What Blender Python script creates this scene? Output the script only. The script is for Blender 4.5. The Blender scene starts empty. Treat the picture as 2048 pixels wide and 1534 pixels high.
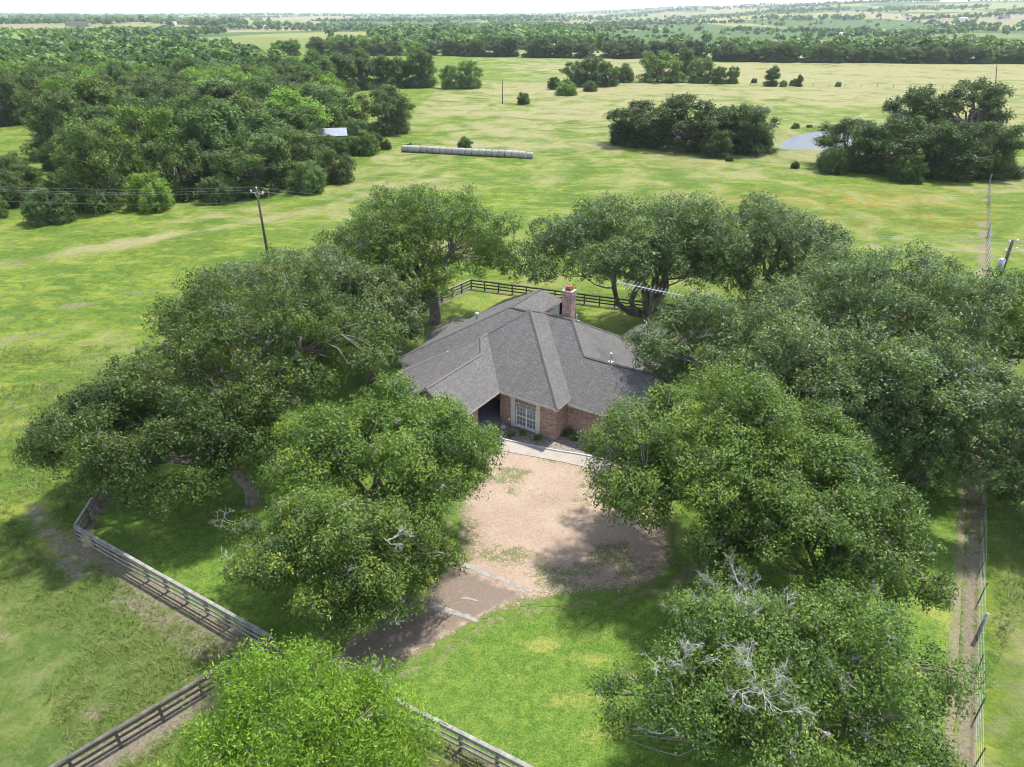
import bpy, math, numpy as np
from mathutils import Vector, Matrix
scene = bpy.context.scene
COL = scene.collection

# ---------------------------------------------------------------- camera, sky, sun, exposure
FPX, HCAM, HOR = 1390.0, 27.0, 25.0
PITCH = math.atan((767 - HOR) / FPX)
cam_d = bpy.data.cameras.new('camera')
cam_d.sensor_width = 36.0
cam_d.lens = FPX / 2048 * 36.0
cam_d.clip_start = 0.5
cam_d.clip_end = 60000
cam = bpy.data.objects.new('camera', cam_d)
cam.location = (0, 0, HCAM)
cam.rotation_euler = (math.pi / 2 - PITCH, 0, 0)
COL.objects.link(cam)
scene.camera = cam

SUN_EL = math.radians(63)
SUN_AZ = math.radians(46)            # clockwise from +Y: sun high behind the house, to the right
world = bpy.data.worlds.new('World')
scene.world = world
world.use_nodes = True
wn = world.node_tree
sky = wn.nodes.new('ShaderNodeTexSky')
sky.sky_type = 'NISHITA'
sky.sun_disc = False
sky.sun_elevation = SUN_EL
sky.sun_rotation = SUN_AZ
sky.air_density = 1.0
sky.dust_density = 0.3
sky.ozone_density = 1.0
bg = wn.nodes['Background']
bg.inputs['Strength'].default_value = 0.13
hsv = wn.nodes.new('ShaderNodeHueSaturation')      # thin bright cloud whitens the blue
hsv.inputs['Saturation'].default_value = 0.6
wn.links.new(sky.outputs[0], hsv.inputs['Color'])
wn.links.new(hsv.outputs[0], bg.inputs['Color'])
sun_d = bpy.data.lights.new('sun', 'SUN')
sun_d.energy = 2.7
sun_d.angle = math.radians(2.5)
sun_d.color = (1.0, 0.95, 0.88)
sun = bpy.data.objects.new('sun', sun_d)
sdir = Vector((math.sin(SUN_AZ) * math.cos(SUN_EL), math.cos(SUN_AZ) * math.cos(SUN_EL), math.sin(SUN_EL)))
sun.rotation_euler = sdir.to_track_quat('Z', 'Y').to_euler()
sun.location = (0, 0, 200)
COL.objects.link(sun)
vs = scene.view_settings
vs.view_transform = 'Standard'
vs.look = 'None'
vs.exposure = 1.55
vs.gamma = 1.0
scene.cycles.max_bounces = 4
scene.cycles.diffuse_bounces = 3
scene.cycles.glossy_bounces = 2
scene.cycles.transmission_bounces = 3
scene.cycles.use_adaptive_sampling = True
scene.cycles.adaptive_threshold = 0.025
scene.cycles.transparent_max_bounces = 6
scene.cycles.volume_bounces = 0
scene.cycles.filter_width = 1.0
scene.cycles.use_denoising = True

# ---------------------------------------------------------------- numeric helpers
rng = np.random.default_rng(11)
_F = np.array([0, math.cos(PITCH), -math.sin(PITCH)])
_U = np.array([0, math.sin(PITCH), math.cos(PITCH)])
_R = np.array([1.0, 0, 0])

def P(px, py, z=0.0):
    """world point at height z that the photograph shows at (px, py)"""
    d = (px - 1024) * _R - (py - 767) * _U + FPX * _F
    t = (z - HCAM) / d[2]
    return np.array([0, 0, HCAM]) + d * t

def sstep(a, b, x):
    t = np.clip((x - a) / (b - a), 0, 1)
    return t * t * (3 - 2 * t)

def terrain(x, y):
    x = np.asarray(x, float); y = np.asarray(y, float)
    d = np.hypot(x, y)
    far = sstep(550, 1500, d)
    h = far * (5 * np.sin(x / 310 + 1.3) * np.sin(y / 420 + 0.4) + 4 * np.sin(x / 170 - y / 260))
    h = h + 52 * sstep(1500, 3600, y) * sstep(350, 2100, x) + 20 * sstep(900, 2400, y) * sstep(300, 1300, x)
    h = h + 9 * sstep(3500, 6500, y) * np.sin(x / 900 + 0.7) ** 2
    return h - sstep(6000, 20000, d) * 4

def PT(px, py):
    """point on the terrain seen at (px, py)"""
    d = (px - 1024) * _R - (py - 767) * _U + FPX * _F
    d = d / np.linalg.norm(d)
    t = np.geomspace(20, 26000, 4000)
    q = np.array([0, 0, HCAM]) + d * t[:, None]
    below = q[:, 2] < terrain(q[:, 0], q[:, 1])
    i = int(np.argmax(below)) if below.any() else len(t) - 1
    p = q[i]
    return np.array([p[0], p[1], float(terrain(p[0], p[1]))])

def hash2(ix, iy, seed):
    h = (ix.astype(np.int64) * 374761393 + iy.astype(np.int64) * 668265263 + seed * 974711) & 0x7fffffff
    h = ((h ^ (h >> 13)) * 1274126177) & 0x7fffffff
    return ((h ^ (h >> 16)) & 0xffff) / 65535.0

def vnoise(x, y, seed=0):
    ix = np.floor(x); iy = np.floor(y); fx = x - ix; fy = y - iy
    fx = fx * fx * (3 - 2 * fx); fy = fy * fy * (3 - 2 * fy)
    a = hash2(ix, iy, seed); b = hash2(ix + 1, iy, seed); c = hash2(ix, iy + 1, seed); d = hash2(ix + 1, iy + 1, seed)
    return (a * (1 - fx) + b * fx) * (1 - fy) + (c * (1 - fx) + d * fx) * fy

def fbm(x, y, seed=0, n=4):
    s = 0; a = 0.5
    for k in range(n):
        s = s + a * vnoise(x * 2 ** k, y * 2 ** k, seed + k * 17); a *= 0.5
    return s / (1 - 0.5 ** n)

def inpoly(x, y, poly):
    x = np.asarray(x, float); y = np.asarray(y, float)
    r = np.zeros(x.shape, bool); n = len(poly)
    for i in range(n):
        x1, y1 = poly[i][:2]; x2, y2 = poly[(i + 1) % n][:2]
        if y1 == y2: continue
        c = ((y1 > y) != (y2 > y)) & (x < (x2 - x1) * (y - y1) / (y2 - y1) + x1)
        r ^= c
    return r

def segdist(x, y, pts, closed=False):
    d = np.full(np.shape(x), 1e9)
    n = len(pts)
    for i in range(n if closed else n - 1):
        ax, ay = pts[i][:2]; bx, by = pts[(i + 1) % n][:2]
        vx, vy = bx - ax, by - ay
        t = np.clip(((x - ax) * vx + (y - ay) * vy) / (vx * vx + vy * vy + 1e-9), 0, 1)
        d = np.minimum(d, np.hypot(x - ax - t * vx, y - ay - t * vy))
    return d

# ---------------------------------------------------------------- mesh helpers
def mesh_np(name, V, F, mats=(), smooth=False, attrs=None, fmat=None, uv=None):
    """F: (n,3) or (n,4) int array, or list of lists of mixed size"""
    me = bpy.data.meshes.new(name)
    V = np.asarray(V, np.float32)
    me.vertices.add(len(V)); me.vertices.foreach_set('co', V.ravel())
    if isinstance(F, np.ndarray) and F.ndim == 2:
        k = F.shape[1]; loops = F.ravel(); starts = np.arange(0, len(loops), k)
    else:
        loops = np.concatenate([np.asarray(f) for f in F]); ln = np.array([len(f) for f in F])
        starts = np.concatenate([[0], np.cumsum(ln)[:-1]])
    me.loops.add(len(loops)); me.loops.foreach_set('vertex_index', loops.astype(np.int32))
    me.polygons.add(len(starts)); me.polygons.foreach_set('loop_start', starts.astype(np.int32))
    me.polygons.foreach_set('use_smooth', np.full(len(starts), bool(smooth)))
    if fmat is not None: me.polygons.foreach_set('material_index', np.asarray(fmat, np.int32))
    for nm, (dom, val) in (attrs or {}).items():
        a = me.attributes.new(nm, 'FLOAT', dom); a.data.foreach_set('value', np.asarray(val, np.float32))
    if uv is not None:
        l = me.uv_layers.new(name='UVMap'); l.data.foreach_set('uv', np.asarray(uv, np.float32).ravel())
    me.update(calc_edges=True)
    me.validate()
    for m in mats: me.materials.append(m)
    return me

def obj(name, me, parent=None, loc=(0, 0, 0), rotz=0.0):
    o = bpy.data.objects.new(name, me)
    COL.objects.link(o)
    o.location = loc
    if rotz: o.rotation_euler = (0, 0, rotz)
    if parent is not None: o.parent = parent
    return o

def tag(o, label=None, cat=None, group=None, kind=None):
    if label: o['label'] = label
    if cat: o['category'] = cat
    if group: o['group'] = group
    if kind: o['kind'] = kind
    return o

def empty(name, loc=(0, 0, 0), rotz=0.0):
    return obj(name, None, None, loc, rotz)

def copy_tree(o, parent=None):
    c = o.copy(); COL.objects.link(c); c.parent = parent
    for ch in list(o.children): copy_tree(ch, c)
    return c

class MB:
    def __init__(s): s.V = []; s.F = []; s.n = 0; s.M = []
    def add(s, V, F, m=0):
        V = np.asarray(V, float); s.V.append(V); s.F += [[i + s.n for i in f] for f in F]; s.M += [m] * len(F); s.n += len(V)
    def box(s, a, b, m=0):
        (x0, y0, z0), (x1, y1, z1) = a, b
        s.add([(x0, y0, z0), (x1, y0, z0), (x1, y1, z0), (x0, y1, z0), (x0, y0, z1), (x1, y0, z1), (x1, y1, z1), (x0, y1, z1)],
              [(0, 3, 2, 1), (4, 5, 6, 7), (0, 1, 5, 4), (1, 2, 6, 5), (2, 3, 7, 6), (3, 0, 4, 7)], m)
    def beam(s, p, q, w, h, m=0, up=(0, 0, 1)):
        p = np.array(p, float); q = np.array(q, float); d = q - p; L = np.linalg.norm(d); d /= L
        sd = np.cross(d, up); nn = np.linalg.norm(sd)
        sd = sd / nn if nn > 1e-6 else np.array([1.0, 0, 0]); u2 = np.cross(sd, d)
        a = sd * w / 2; b = u2 * h / 2
        s.add([p - a - b, p + a - b, p + a + b, p - a + b, q - a - b, q + a - b, q + a + b, q - a + b],
              [(3, 2, 1, 0), (4, 5, 6, 7), (0, 1, 5, 4), (1, 2, 6, 5), (2, 3, 7, 6), (3, 0, 4, 7)], m)
    def tube(s, pts, rad, sides=7, m=0, cap=True):
        V, F = tube(pts, rad, sides, cap); s.add(V, F, m)
    def mesh(s, name, mats, smooth=False, uvbox=False):
        V = np.concatenate(s.V)
        uv = None
        if uvbox: uv = boxuv(V, s.F)
        return mesh_np(name, V, s.F, mats, smooth, fmat=s.M, uv=uv)

def boxuv(V, F):
    """metric UVs: u runs level along each face, v runs up its slope"""
    out = []
    for f in F:
        p = V[list(f)]
        n = np.zeros(3)
        for i in range(len(p)):
            n += np.cross(p[i] - p[0], p[(i + 1) % len(p)] - p[0])
        n /= np.linalg.norm(n) + 1e-12
        h = np.cross((0, 0, 1), n)
        if np.linalg.norm(h) < 1e-4: h = np.array([1.0, 0, 0])
        h /= np.linalg.norm(h); w = np.cross(n, h)
        out.append(np.stack([p @ h, p @ w], 1))
    return np.concatenate(out)

def tube(pts, rad, sides=7, cap=True):
    pts = np.asarray(pts, float); n = len(pts)
    rad = np.broadcast_to(np.asarray(rad, float), (n,))
    t = np.gradient(pts, axis=0); t /= np.linalg.norm(t, axis=1)[:, None] + 1e-12
    ref = np.array([0, 0, 1.0]) if abs(t[0][2]) < 0.9 else np.array([1.0, 0, 0])
    V = []
    for i in range(n):
        a = np.cross(t[i], ref); la = np.linalg.norm(a)
        if la < 1e-3: a = np.cross(t[i], (0, 1, 0.3)); la = np.linalg.norm(a)
        a /= la; b = np.cross(t[i], a); ref = b if False else ref
        ang = np.arange(sides) * 2 * math.pi / sides
        V.append(pts[i] + rad[i] * (np.cos(ang)[:, None] * a + np.sin(ang)[:, None] * b))
    V = np.concatenate(V); F = []
    for i in range(n - 1):
        for k in range(sides):
            k2 = (k + 1) % sides
            F.append((i * sides + k, i * sides + k2, (i + 1) * sides + k2, (i + 1) * sides + k))
    if cap:
        F.append(tuple(range(sides - 1, -1, -1))); F.append(tuple((n - 1) * sides + k for k in range(sides)))
    return V, F

# ---------------------------------------------------------------- material helpers
class NT:
    def __init__(s, name):
        s.m = bpy.data.materials.new(name); s.m.use_nodes = True; s.t = s.m.node_tree
        s.bsdf = s.t.nodes['Principled BSDF']; s.out = s.t.nodes['Material Output']
    def n(s, typ, **kw):
        nd = s.t.nodes.new(typ)
        for k, v in kw.items(): setattr(nd, k, v)
        return nd
    def L(s, a, b): s.t.links.new(a, b)
    def setin(s, sock, v):
        if hasattr(v, 'is_output') or isinstance(v, bpy.types.NodeSocket): s.L(v, sock)
        else: sock.default_value = v
    def pos(s): return s.n('ShaderNodeNewGeometry').outputs['Position']
    def objco(s): return s.n('ShaderNodeTexCoord').outputs['Object']
    def uv(s): return s.n('ShaderNodeTexCoord').outputs['UV']
    def noise(s, vec, scale, detail=4, rough=0.55, dist=0.0):
        nd = s.n('ShaderNodeTexNoise'); s.L(vec, nd.inputs['Vector'])
        nd.inputs['Scale'].default_value = scale; nd.inputs['Detail'].default_value = detail
        nd.inputs['Roughness'].default_value = rough; nd.inputs['Distortion'].default_value = dist
        return nd.outputs['Fac']
    def vor(s, vec, scale, out='Color', feature='F1', rnd=1.0):
        nd = s.n('ShaderNodeTexVoronoi'); nd.feature = feature; s.L(vec, nd.inputs['Vector'])
        nd.inputs['Scale'].default_value = scale; nd.inputs['Randomness'].default_value = rnd
        return nd.outputs[out]
    def math(s, op, a, b=0.0, c=None, clamp=False):
        nd = s.n('ShaderNodeMath', operation=op, use_clamp=clamp)
        s.setin(nd.inputs[0], a); s.setin(nd.inputs[1], b)
        if c is not None: s.setin(nd.inputs[2], c)
        return nd.outputs[0]
    def ramp(s, fac, a, b, c0=0.0, c1=1.0):
        nd = s.n('ShaderNodeMapRange', interpolation_type='SMOOTHSTEP')
        s.setin(nd.inputs[0], fac); nd.inputs[1].default_value = a; nd.inputs[2].default_value = b
        nd.inputs[3].default_value = c0; nd.inputs[4].default_value = c1
        return nd.outputs[0]
    def mix(s, fac, a, b, mode='MIX'):
        nd = s.n('ShaderNodeMix', data_type='RGBA', blend_type=mode)
        s.setin(nd.inputs[0], fac)
        for i, v in ((6, a), (7, b)):
            if isinstance(v, (tuple, list)): nd.inputs[i].default_value = (*v[:3], 1)
            else: s.L(v, nd.inputs[i])
        return nd.outputs[2]
    def attr(s, name): return s.n('ShaderNodeAttribute', attribute_name=name).outputs['Fac']
    def bump(s, h, strength=0.5, dist=0.05):
        nd = s.n('ShaderNodeBump'); nd.inputs['Strength'].default_value = strength; nd.inputs['Distance'].default_value = dist
        s.L(h, nd.inputs['Height']); s.L(nd.outputs[0], s.bsdf.inputs['Normal'])
    def fin(s, col, rough=0.9, spec=0.2):
        if isinstance(col, (tuple, list)): s.bsdf.inputs['Base Color'].default_value = (*col[:3], 1)
        else: s.L(col, s.bsdf.inputs['Base Color'])
        s.setin(s.bsdf.inputs['Roughness'], rough)
        s.bsdf.inputs['Specular IOR Level'].default_value = spec
        return s.m

def simple(name, col, rough=0.8, spec=0.3, var=0.25, scale=6.0, bump=0.0, metal=0.0):
    t = NT(name); c = t.objco()
    f = t.noise(c, scale, 5, 0.6)
    a = tuple(x * (1 - var) for x in col); b = tuple(min(1, x * (1 + var)) for x in col)
    t.fin(t.mix(t.ramp(f, 0.3, 0.7), a, b), rough, spec)
    t.bsdf.inputs['Metallic'].default_value = metal
    if bump: t.bump(t.noise(c, scale * 4, 4), bump, 0.02)
    return t.m

MAT = {}
# --- grass ground
def ground_mat():
    t = NT('pasture'); p = t.pos()
    n1 = t.noise(p, 0.018, 4, 0.6); n2 = t.noise(p, 0.11, 5, 0.65, 0.6); n3 = t.noise(p, 0.9, 4, 0.7); n4 = t.noise(p, 5.0, 4, 0.8)
    lush = t.mix(t.ramp(n2, 0.34, 0.66), (0.074, 0.128, 0.018), (0.168, 0.218, 0.028))
    lush = t.mix(t.ramp(n3, 0.42, 0.62, 0, 0.85), lush, (0.056, 0.112, 0.018))
    lush = t.mix(t.ramp(t.noise(t.mapsc(p, (0.5, 1.0, 1.0)), 0.42, 4, 0.7), 0.50, 0.66, 0, 0.7), lush, (0.225, 0.255, 0.05))
    lush = t.mix(t.ramp(n4, 0.53, 0.66, 0, 0.55), lush, (0.23, 0.26, 0.06))
    lush = t.mix(t.ramp(n4, 0.46, 0.36, 0, 0.6), lush, (0.036, 0.080, 0.014))
    tv = t.vor(p, 1.25, 'Distance'); tn = t.noise(p, 0.16, 3, 0.6)
    tus = t.math('MULTIPLY', t.ramp(tv, 0.36, 0.14), t.ramp(tn, 0.44, 0.58))
    tus = t.math('MULTIPLY', tus, t.ramp(n4, 0.40, 0.56))
    lush = t.mix(t.math('MULTIPLY', tus, 0.75), lush, (0.034, 0.078, 0.014))
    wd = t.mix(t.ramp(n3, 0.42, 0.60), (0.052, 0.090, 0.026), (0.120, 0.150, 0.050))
    lush = t.mix(t.math('MULTIPLY', t.attr('dullgreen'), 0.75), lush, wd)
    dry = t.mix(t.ramp(n3, 0.3, 0.7), (0.30, 0.265, 0.145), (0.215, 0.20, 0.095))
    straw = t.math('ADD', t.attr('straw'), t.math('MULTIPLY', t.math('SUBTRACT', n2, 0.5), 2.2))
    straw = t.math('ADD', straw, t.math('MULTIPLY', t.math('SUBTRACT', n3, 0.5), 1.2))
    c = t.mix(t.ramp(straw, 0.25, 0.95, 0, 0.85), lush, dry)
    bare = t.math('ADD', t.attr('bare'), t.math('MULTIPLY', t.math('SUBTRACT', n3, 0.5), 0.9))
    bare = t.math('ADD', bare, t.math('MULTIPLY', t.math('SUBTRACT', n4, 0.5), 0.7))
    soil = t.mix(t.ramp(n4, 0.3, 0.7), (0.15, 0.12, 0.085), (0.25, 0.21, 0.16))
    c = t.mix(t.ramp(bare, 0.35, 0.75, 0, 0.9), c, soil)
    fl = t.math('MULTIPLY', t.attr('flower'), t.ramp(t.noise(p, 0.35, 3, 0.7), 0.42, 0.62))
    fl = t.math('MULTIPLY', fl, t.ramp(t.noise(p, 2.2, 3, 0.7), 0.4, 0.6))
    c = t.mix(fl, c, (0.26, 0.135, 0.02))
    # far fields: each parcel has its own crop colour
    far = t.attr('far')
    v = t.vor(t.mapsc(p, (1, 0.45, 0)), 0.0042, 'Color', rnd=0.9)
    sep = t.n('ShaderNodeSeparateColor'); t.L(v, sep.inputs[0])
    fc = t.mix(t.ramp(sep.outputs[0], 0.35, 0.75), (0.060, 0.105, 0.030), (0.19, 0.20, 0.065))
    fc = t.mix(t.ramp(sep.outputs[1], 0.72, 0.8, 0, 0.8), fc, (0.23, 0.195, 0.115))
    c = t.mix(t.math('MULTIPLY', far, t.ramp(n1, 0.3, 0.5, 0.75, 1.0)), c, fc)
    h = t.math('ADD', t.math('MULTIPLY', n4, 0.8), n3)
    t.bump(h, 0.7, 0.32)
    return t.fin(c, 0.95, 0.08)
def _mapsc(s, vec, sc):
    nd = s.n('ShaderNodeVectorMath', operation='MULTIPLY'); s.L(vec, nd.inputs[0]); nd.inputs[1].default_value = sc
    return nd.outputs[0]
NT.mapsc = _mapsc
MAT['pasture'] = ground_mat()

def lawn_mat():
    t = NT('mown_lawn'); p = t.pos()
    n2 = t.noise(p, 0.22, 5, 0.62, 0.8); n3 = t.noise(p, 1.6, 4, 0.75); n4 = t.noise(p, 11.0, 3, 0.8); n5 = t.noise(p, 4.0, 3, 0.7)
    c = t.mix(t.ramp(n3, 0.40, 0.62), (0.070, 0.138, 0.018), (0.125, 0.195, 0.028))
    yel = t.math('ADD', t.attr('dry'), t.math('MULTIPLY', t.math('SUBTRACT', n2, 0.5), 1.6))
    yel = t.math('ADD', yel, t.math('MULTIPLY', t.math('SUBTRACT', n5, 0.5), 1.8))
    yel = t.math('ADD', yel, t.math('MULTIPLY', t.math('SUBTRACT', n4, 0.5), 1.2))
    c = t.mix(t.ramp(yel, 0.35, 0.85, 0, 0.9), c, (0.265, 0.265, 0.065))
    c = t.mix(t.ramp(n5, 0.50, 0.62, 0, 0.35), c, (0.17, 0.22, 0.06))
    lit = t.math('ADD', t.attr('leafy'), t.math('MULTIPLY', t.math('SUBTRACT', n4, 0.5), 1.6))
    lit = t.math('ADD', lit, t.math('MULTIPLY', t.math('SUBTRACT', n3, 0.5), 1.2))
    c = t.mix(t.ramp(lit, 0.45, 0.9, 0, 0.9), c, (0.215, 0.17, 0.12))
    c = t.mix(t.ramp(n4, 0.50, 0.60, 0.0, 0.62), c, (0.034, 0.076, 0.012))
    c = t.mix(t.ramp(n4, 0.46, 0.36, 0.0, 0.45), c, (0.20, 0.26, 0.075))
    t.bump(n4, 0.5, 0.08)
    return t.fin(c, 0.92, 0.1)
MAT['lawn'] = lawn_mat()

def dirt_mat():
    t = NT('dirt_drive'); p = t.pos()
    n2 = t.noise(p, 0.35, 4, 0.6); n3 = t.noise(p, 2.2, 4, 0.7); n4 = t.noise(p, 11.0, 3, 0.8)
    c = t.mix(t.ramp(n2, 0.35, 0.65), (0.295, 0.217, 0.162), (0.345, 0.266, 0.200))
    c = t.mix(t.ramp(n3, 0.45, 0.75, 0, 0.5), c, (0.27, 0.215, 0.165))
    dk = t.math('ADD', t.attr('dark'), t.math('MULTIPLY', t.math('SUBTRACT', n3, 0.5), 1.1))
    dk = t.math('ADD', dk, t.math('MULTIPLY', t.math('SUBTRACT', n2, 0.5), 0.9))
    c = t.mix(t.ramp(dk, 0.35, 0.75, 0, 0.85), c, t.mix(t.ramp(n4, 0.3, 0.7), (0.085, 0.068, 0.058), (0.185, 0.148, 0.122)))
    sp = t.noise(p, 5.0, 4, 0.75)
    c = t.mix(t.ramp(sp, 0.50, 0.62, 0, 0.42), c, (0.22, 0.175, 0.13))
    c = t.mix(t.ramp(n4, 0.54, 0.64, 0, 0.42), c, (0.17, 0.135, 0.105))
    c = t.mix(t.ramp(n4, 0.44, 0.36, 0, 0.4), c, (0.46, 0.37, 0.31))
    g = t.math('ADD', t.attr('edge'), t.math('MULTIPLY', t.math('SUBTRACT', n4, 0.5), 1.7))
    g = t.math('ADD', g, t.math('MULTIPLY', t.math('SUBTRACT', n3, 0.5), 1.5))
    gc = t.mix(t.ramp(n3, 0.3, 0.7), (0.075, 0.10, 0.035), (0.15, 0.155, 0.065))
    gc = t.mix(t.ramp(t.attr('edge'), 0.75, 1.15), gc, t.mix(t.ramp(n3, 0.35, 0.68), (0.064, 0.126, 0.016), (0.115, 0.185, 0.026)))
    c = t.mix(t.ramp(g, 0.5, 0.9, 0, 0.96), c, gc)
    t.bump(t.math('ADD', n4, n3), 0.35, 0.05)
    return t.fin(c, 0.95, 0.1)
MAT['dirt'] = dirt_mat()

def concrete_mat(name, a, b, sc=1.2):
    t = NT(name); p = t.pos()
    n2 = t.noise(p, sc, 5, 0.65, 0.5); n3 = t.noise(p, 12, 4, 0.7)
    c = t.mix(t.ramp(n2, 0.3, 0.65), a, b)
    c = t.mix(t.ramp(n3, 0.5, 0.75, 0, 0.35), c, tuple(x * 0.55 for x in a))
    t.bump(n3, 0.2, 0.02)
    return t.fin(c, 0.9, 0.2)
MAT['concrete'] = concrete_mat('old_concrete', (0.28, 0.25, 0.215), (0.335, 0.305, 0.265))
MAT['strip'] = concrete_mat('broken_concrete', (0.20, 0.185, 0.165), (0.30, 0.28, 0.25), 3.0)
MAT['kerb'] = concrete_mat('kerb_concrete', (0.42, 0.41, 0.39), (0.55, 0.54, 0.52))

def mulch_mat():
    t = NT('bed_mulch'); p = t.pos()
    n = t.vor(p, 16.0, 'Color'); sep = t.n('ShaderNodeSeparateColor'); t.L(n, sep.inputs[0])
    c = t.mix(t.ramp(sep.outputs[0], 0.1, 0.9), (0.12, 0.095, 0.08), (0.30, 0.27, 0.24))
    g = t.noise(p, 1.3, 4, 0.7)
    c = t.mix(t.ramp(g, 0.58, 0.7, 0, 0.8), c, (0.06, 0.10, 0.02))
    t.bump(sep.outputs[0], 0.6, 0.04)
    return t.fin(c, 0.95, 0.1)
MAT['mulch'] = mulch_mat()

def shingle_mat():
    t = NT('asphalt_shingles'); uv = t.uv(); p = t.objco()
    br = t.n('ShaderNodeTexBrick'); t.L(uv, br.inputs['Vector'])
    br.inputs['Scale'].default_value = 1.0; br.inputs['Brick Width'].default_value = 0.32; br.inputs['Row Height'].default_value = 0.155
    br.inputs['Mortar Size'].default_value = 0.016; br.inputs['Mortar Smooth'].default_value = 0.35; br.inputs['Bias'].default_value = 0.0
    br.inputs['Color1'].default_value = (0.122, 0.117, 0.113, 1); br.inputs['Color2'].default_value = (0.168, 0.161, 0.155, 1)
    br.inputs['Mortar'].default_value = (0.07, 0.066, 0.064, 1)
    n1 = t.noise(p, 0.45, 4, 0.6, 0.4); n2 = t.noise(p, 3.0, 4, 0.7); n3 = t.noise(p, 9, 3, 0.8)
    c = t.mix(t.ramp(n1, 0.35, 0.7, 0, 0.22), br.outputs['Color'], (0.120, 0.110, 0.104))
    c = t.mix(t.ramp(n2, 0.45, 0.75, 0, 0.35), c, (0.195, 0.187, 0.18))
    c = t.mix(t.ramp(n3, 0.5, 0.62, 0, 0.4), c, (0.09, 0.085, 0.08))
    st = t.noise(t.mapsc(uv, (1.6, 0.16, 1)), 1.0, 4, 0.6)
    c = t.mix(t.ramp(st, 0.45, 0.75, 0, 0.42), c, (0.082, 0.078, 0.075))
    h = t.math('ADD', t.math('MULTIPLY', br.outputs['Fac'], -1.0), t.math('MULTIPLY', n2, 0.9))
    t.bump(h, 0.45, 0.02)
    return t.fin(c, 0.92, 0.12)
MAT['shingle'] = shingle_mat()
MAT['ridge'] = simple('ridge_shingle', (0.120, 0.112, 0.106), 0.9, 0.2, 0.35, 3.0)

def brick_mat():
    t = NT('red_brick'); uv = t.uv(); p = t.objco()
    br = t.n('ShaderNodeTexBrick'); t.L(uv, br.inputs['Vector'])
    br.inputs['Scale'].default_value = 1.0; br.inputs['Brick Width'].default_value = 0.215; br.inputs['Row Height'].default_value = 0.075
    br.inputs['Mortar Size'].default_value = 0.008; br.inputs['Mortar Smooth'].default_value = 0.3
    br.inputs['Color1'].default_value = (0.31, 0.175, 0.145, 1); br.inputs['Color2'].default_value = (0.40, 0.26, 0.22, 1)
    br.inputs['Mortar'].default_value = (0.44, 0.36, 0.31, 1)
    v = t.vor(t.mapsc(uv, (4.65, 13.3, 0)), 1.0, 'Color'); sep = t.n('ShaderNodeSeparateColor'); t.L(v, sep.inputs[0])
    c = t.mix(t.ramp(sep.outputs[0], 0.62, 0.72, 0, 0.6), br.outputs['Color'], (0.20, 0.10, 0.095))
    c = t.mix(t.ramp(sep.outputs[1], 0.68, 0.78, 0, 0.55), c, (0.56, 0.40, 0.34))
    c = t.mix(t.ramp(t.noise(p, 0.8, 4), 0.4, 0.7, 0, 0.3), c, (0.44, 0.31, 0.26))
    t.bump(t.math('MULTIPLY', br.outputs['Fac'], -1.0), 0.5, 0.015)
    return t.fin(c, 0.9, 0.2)
MAT['brick'] = brick_mat()
MAT['trim'] = simple('cream_paint', (0.62, 0.59, 0.53), 0.6, 0.35, 0.08, 2.0)
MAT['white'] = simple('white_paint', (0.75, 0.74, 0.72), 0.5, 0.4, 0.06, 2.0)
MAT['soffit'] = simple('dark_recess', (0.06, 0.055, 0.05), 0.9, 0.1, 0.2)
MAT['slab'] = simple('porch_slab', (0.26, 0.26, 0.26), 0.7, 0.3, 0.15)
MAT['curtain'] = simple('pale_curtain', (0.30, 0.31, 0.30), 0.9, 0.1, 0.2, 5.0)
MAT['galv'] = simple('galvanised_metal', (0.46, 0.47, 0.48), 0.45, 0.5, 0.12, 4.0, metal=0.35)
MAT['wire'] = simple('aluminium_wire', (0.32, 0.33, 0.34), 0.5, 0.5, 0.1, 4.0)
MAT['rust'] = simple('rusty_cap', (0.25, 0.075, 0.045), 0.8, 0.3, 0.3)
MAT['oldwood'] = simple('weathered_board', (0.235, 0.222, 0.205), 0.9, 0.2, 0.3, 3.0, 0.3)
MAT['backlitwood'] = simple('backlit_board', (0.105, 0.093, 0.082), 0.9, 0.2, 0.35, 3.0, 0.3)  # weathered board darkened: shade of the backlit side put into the colour
MAT['postwood'] = simple('weathered_post', (0.12, 0.105, 0.092), 0.9, 0.2, 0.3, 3.0, 0.3)
MAT['polewood'] = simple('creosoted_pole', (0.09, 0.075, 0.062), 0.9, 0.2, 0.3, 3.0, 0.2)
MAT['bark'] = simple('oak_bark', (0.165, 0.145, 0.125), 0.95, 0.1, 0.4, 2.5, 0.6)
MAT['deadwood'] = simple('bleached_twigs', (0.40, 0.385, 0.36), 0.9, 0.15, 0.25, 2.0)
MAT['greytwig'] = simple('grey_twigs', (0.33, 0.31, 0.285), 0.9, 0.15, 0.3, 2.0)
MAT['bale'] = None
def glass_mat():
    t = NT('window_glass')
    t.fin((0.20, 0.225, 0.235), 0.08, 0.5)
    return t.m
MAT['glass'] = glass_mat()
def bale_mat():
    t = NT('wrapped_hay'); p = t.objco()
    n = t.noise(t.mapsc(p, (1, 9, 9)), 1.5, 4, 0.6); n2 = t.noise(p, 2.0, 4)
    oi = t.n('ShaderNodeObjectInfo').outputs['Random']
    c = t.mix(t.ramp(n, 0.3, 0.7), (0.27, 0.255, 0.245), (0.42, 0.40, 0.39))
    c = t.mix(t.math('MULTIPLY', oi, 0.35), c, (0.19, 0.165, 0.14))
    c = t.mix(t.ramp(n2, 0.5, 0.7, 0, 0.5), c, (0.20, 0.175, 0.15))
    return t.fin(c, 0.85, 0.2)
MAT['bale'] = bale_mat()
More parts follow.
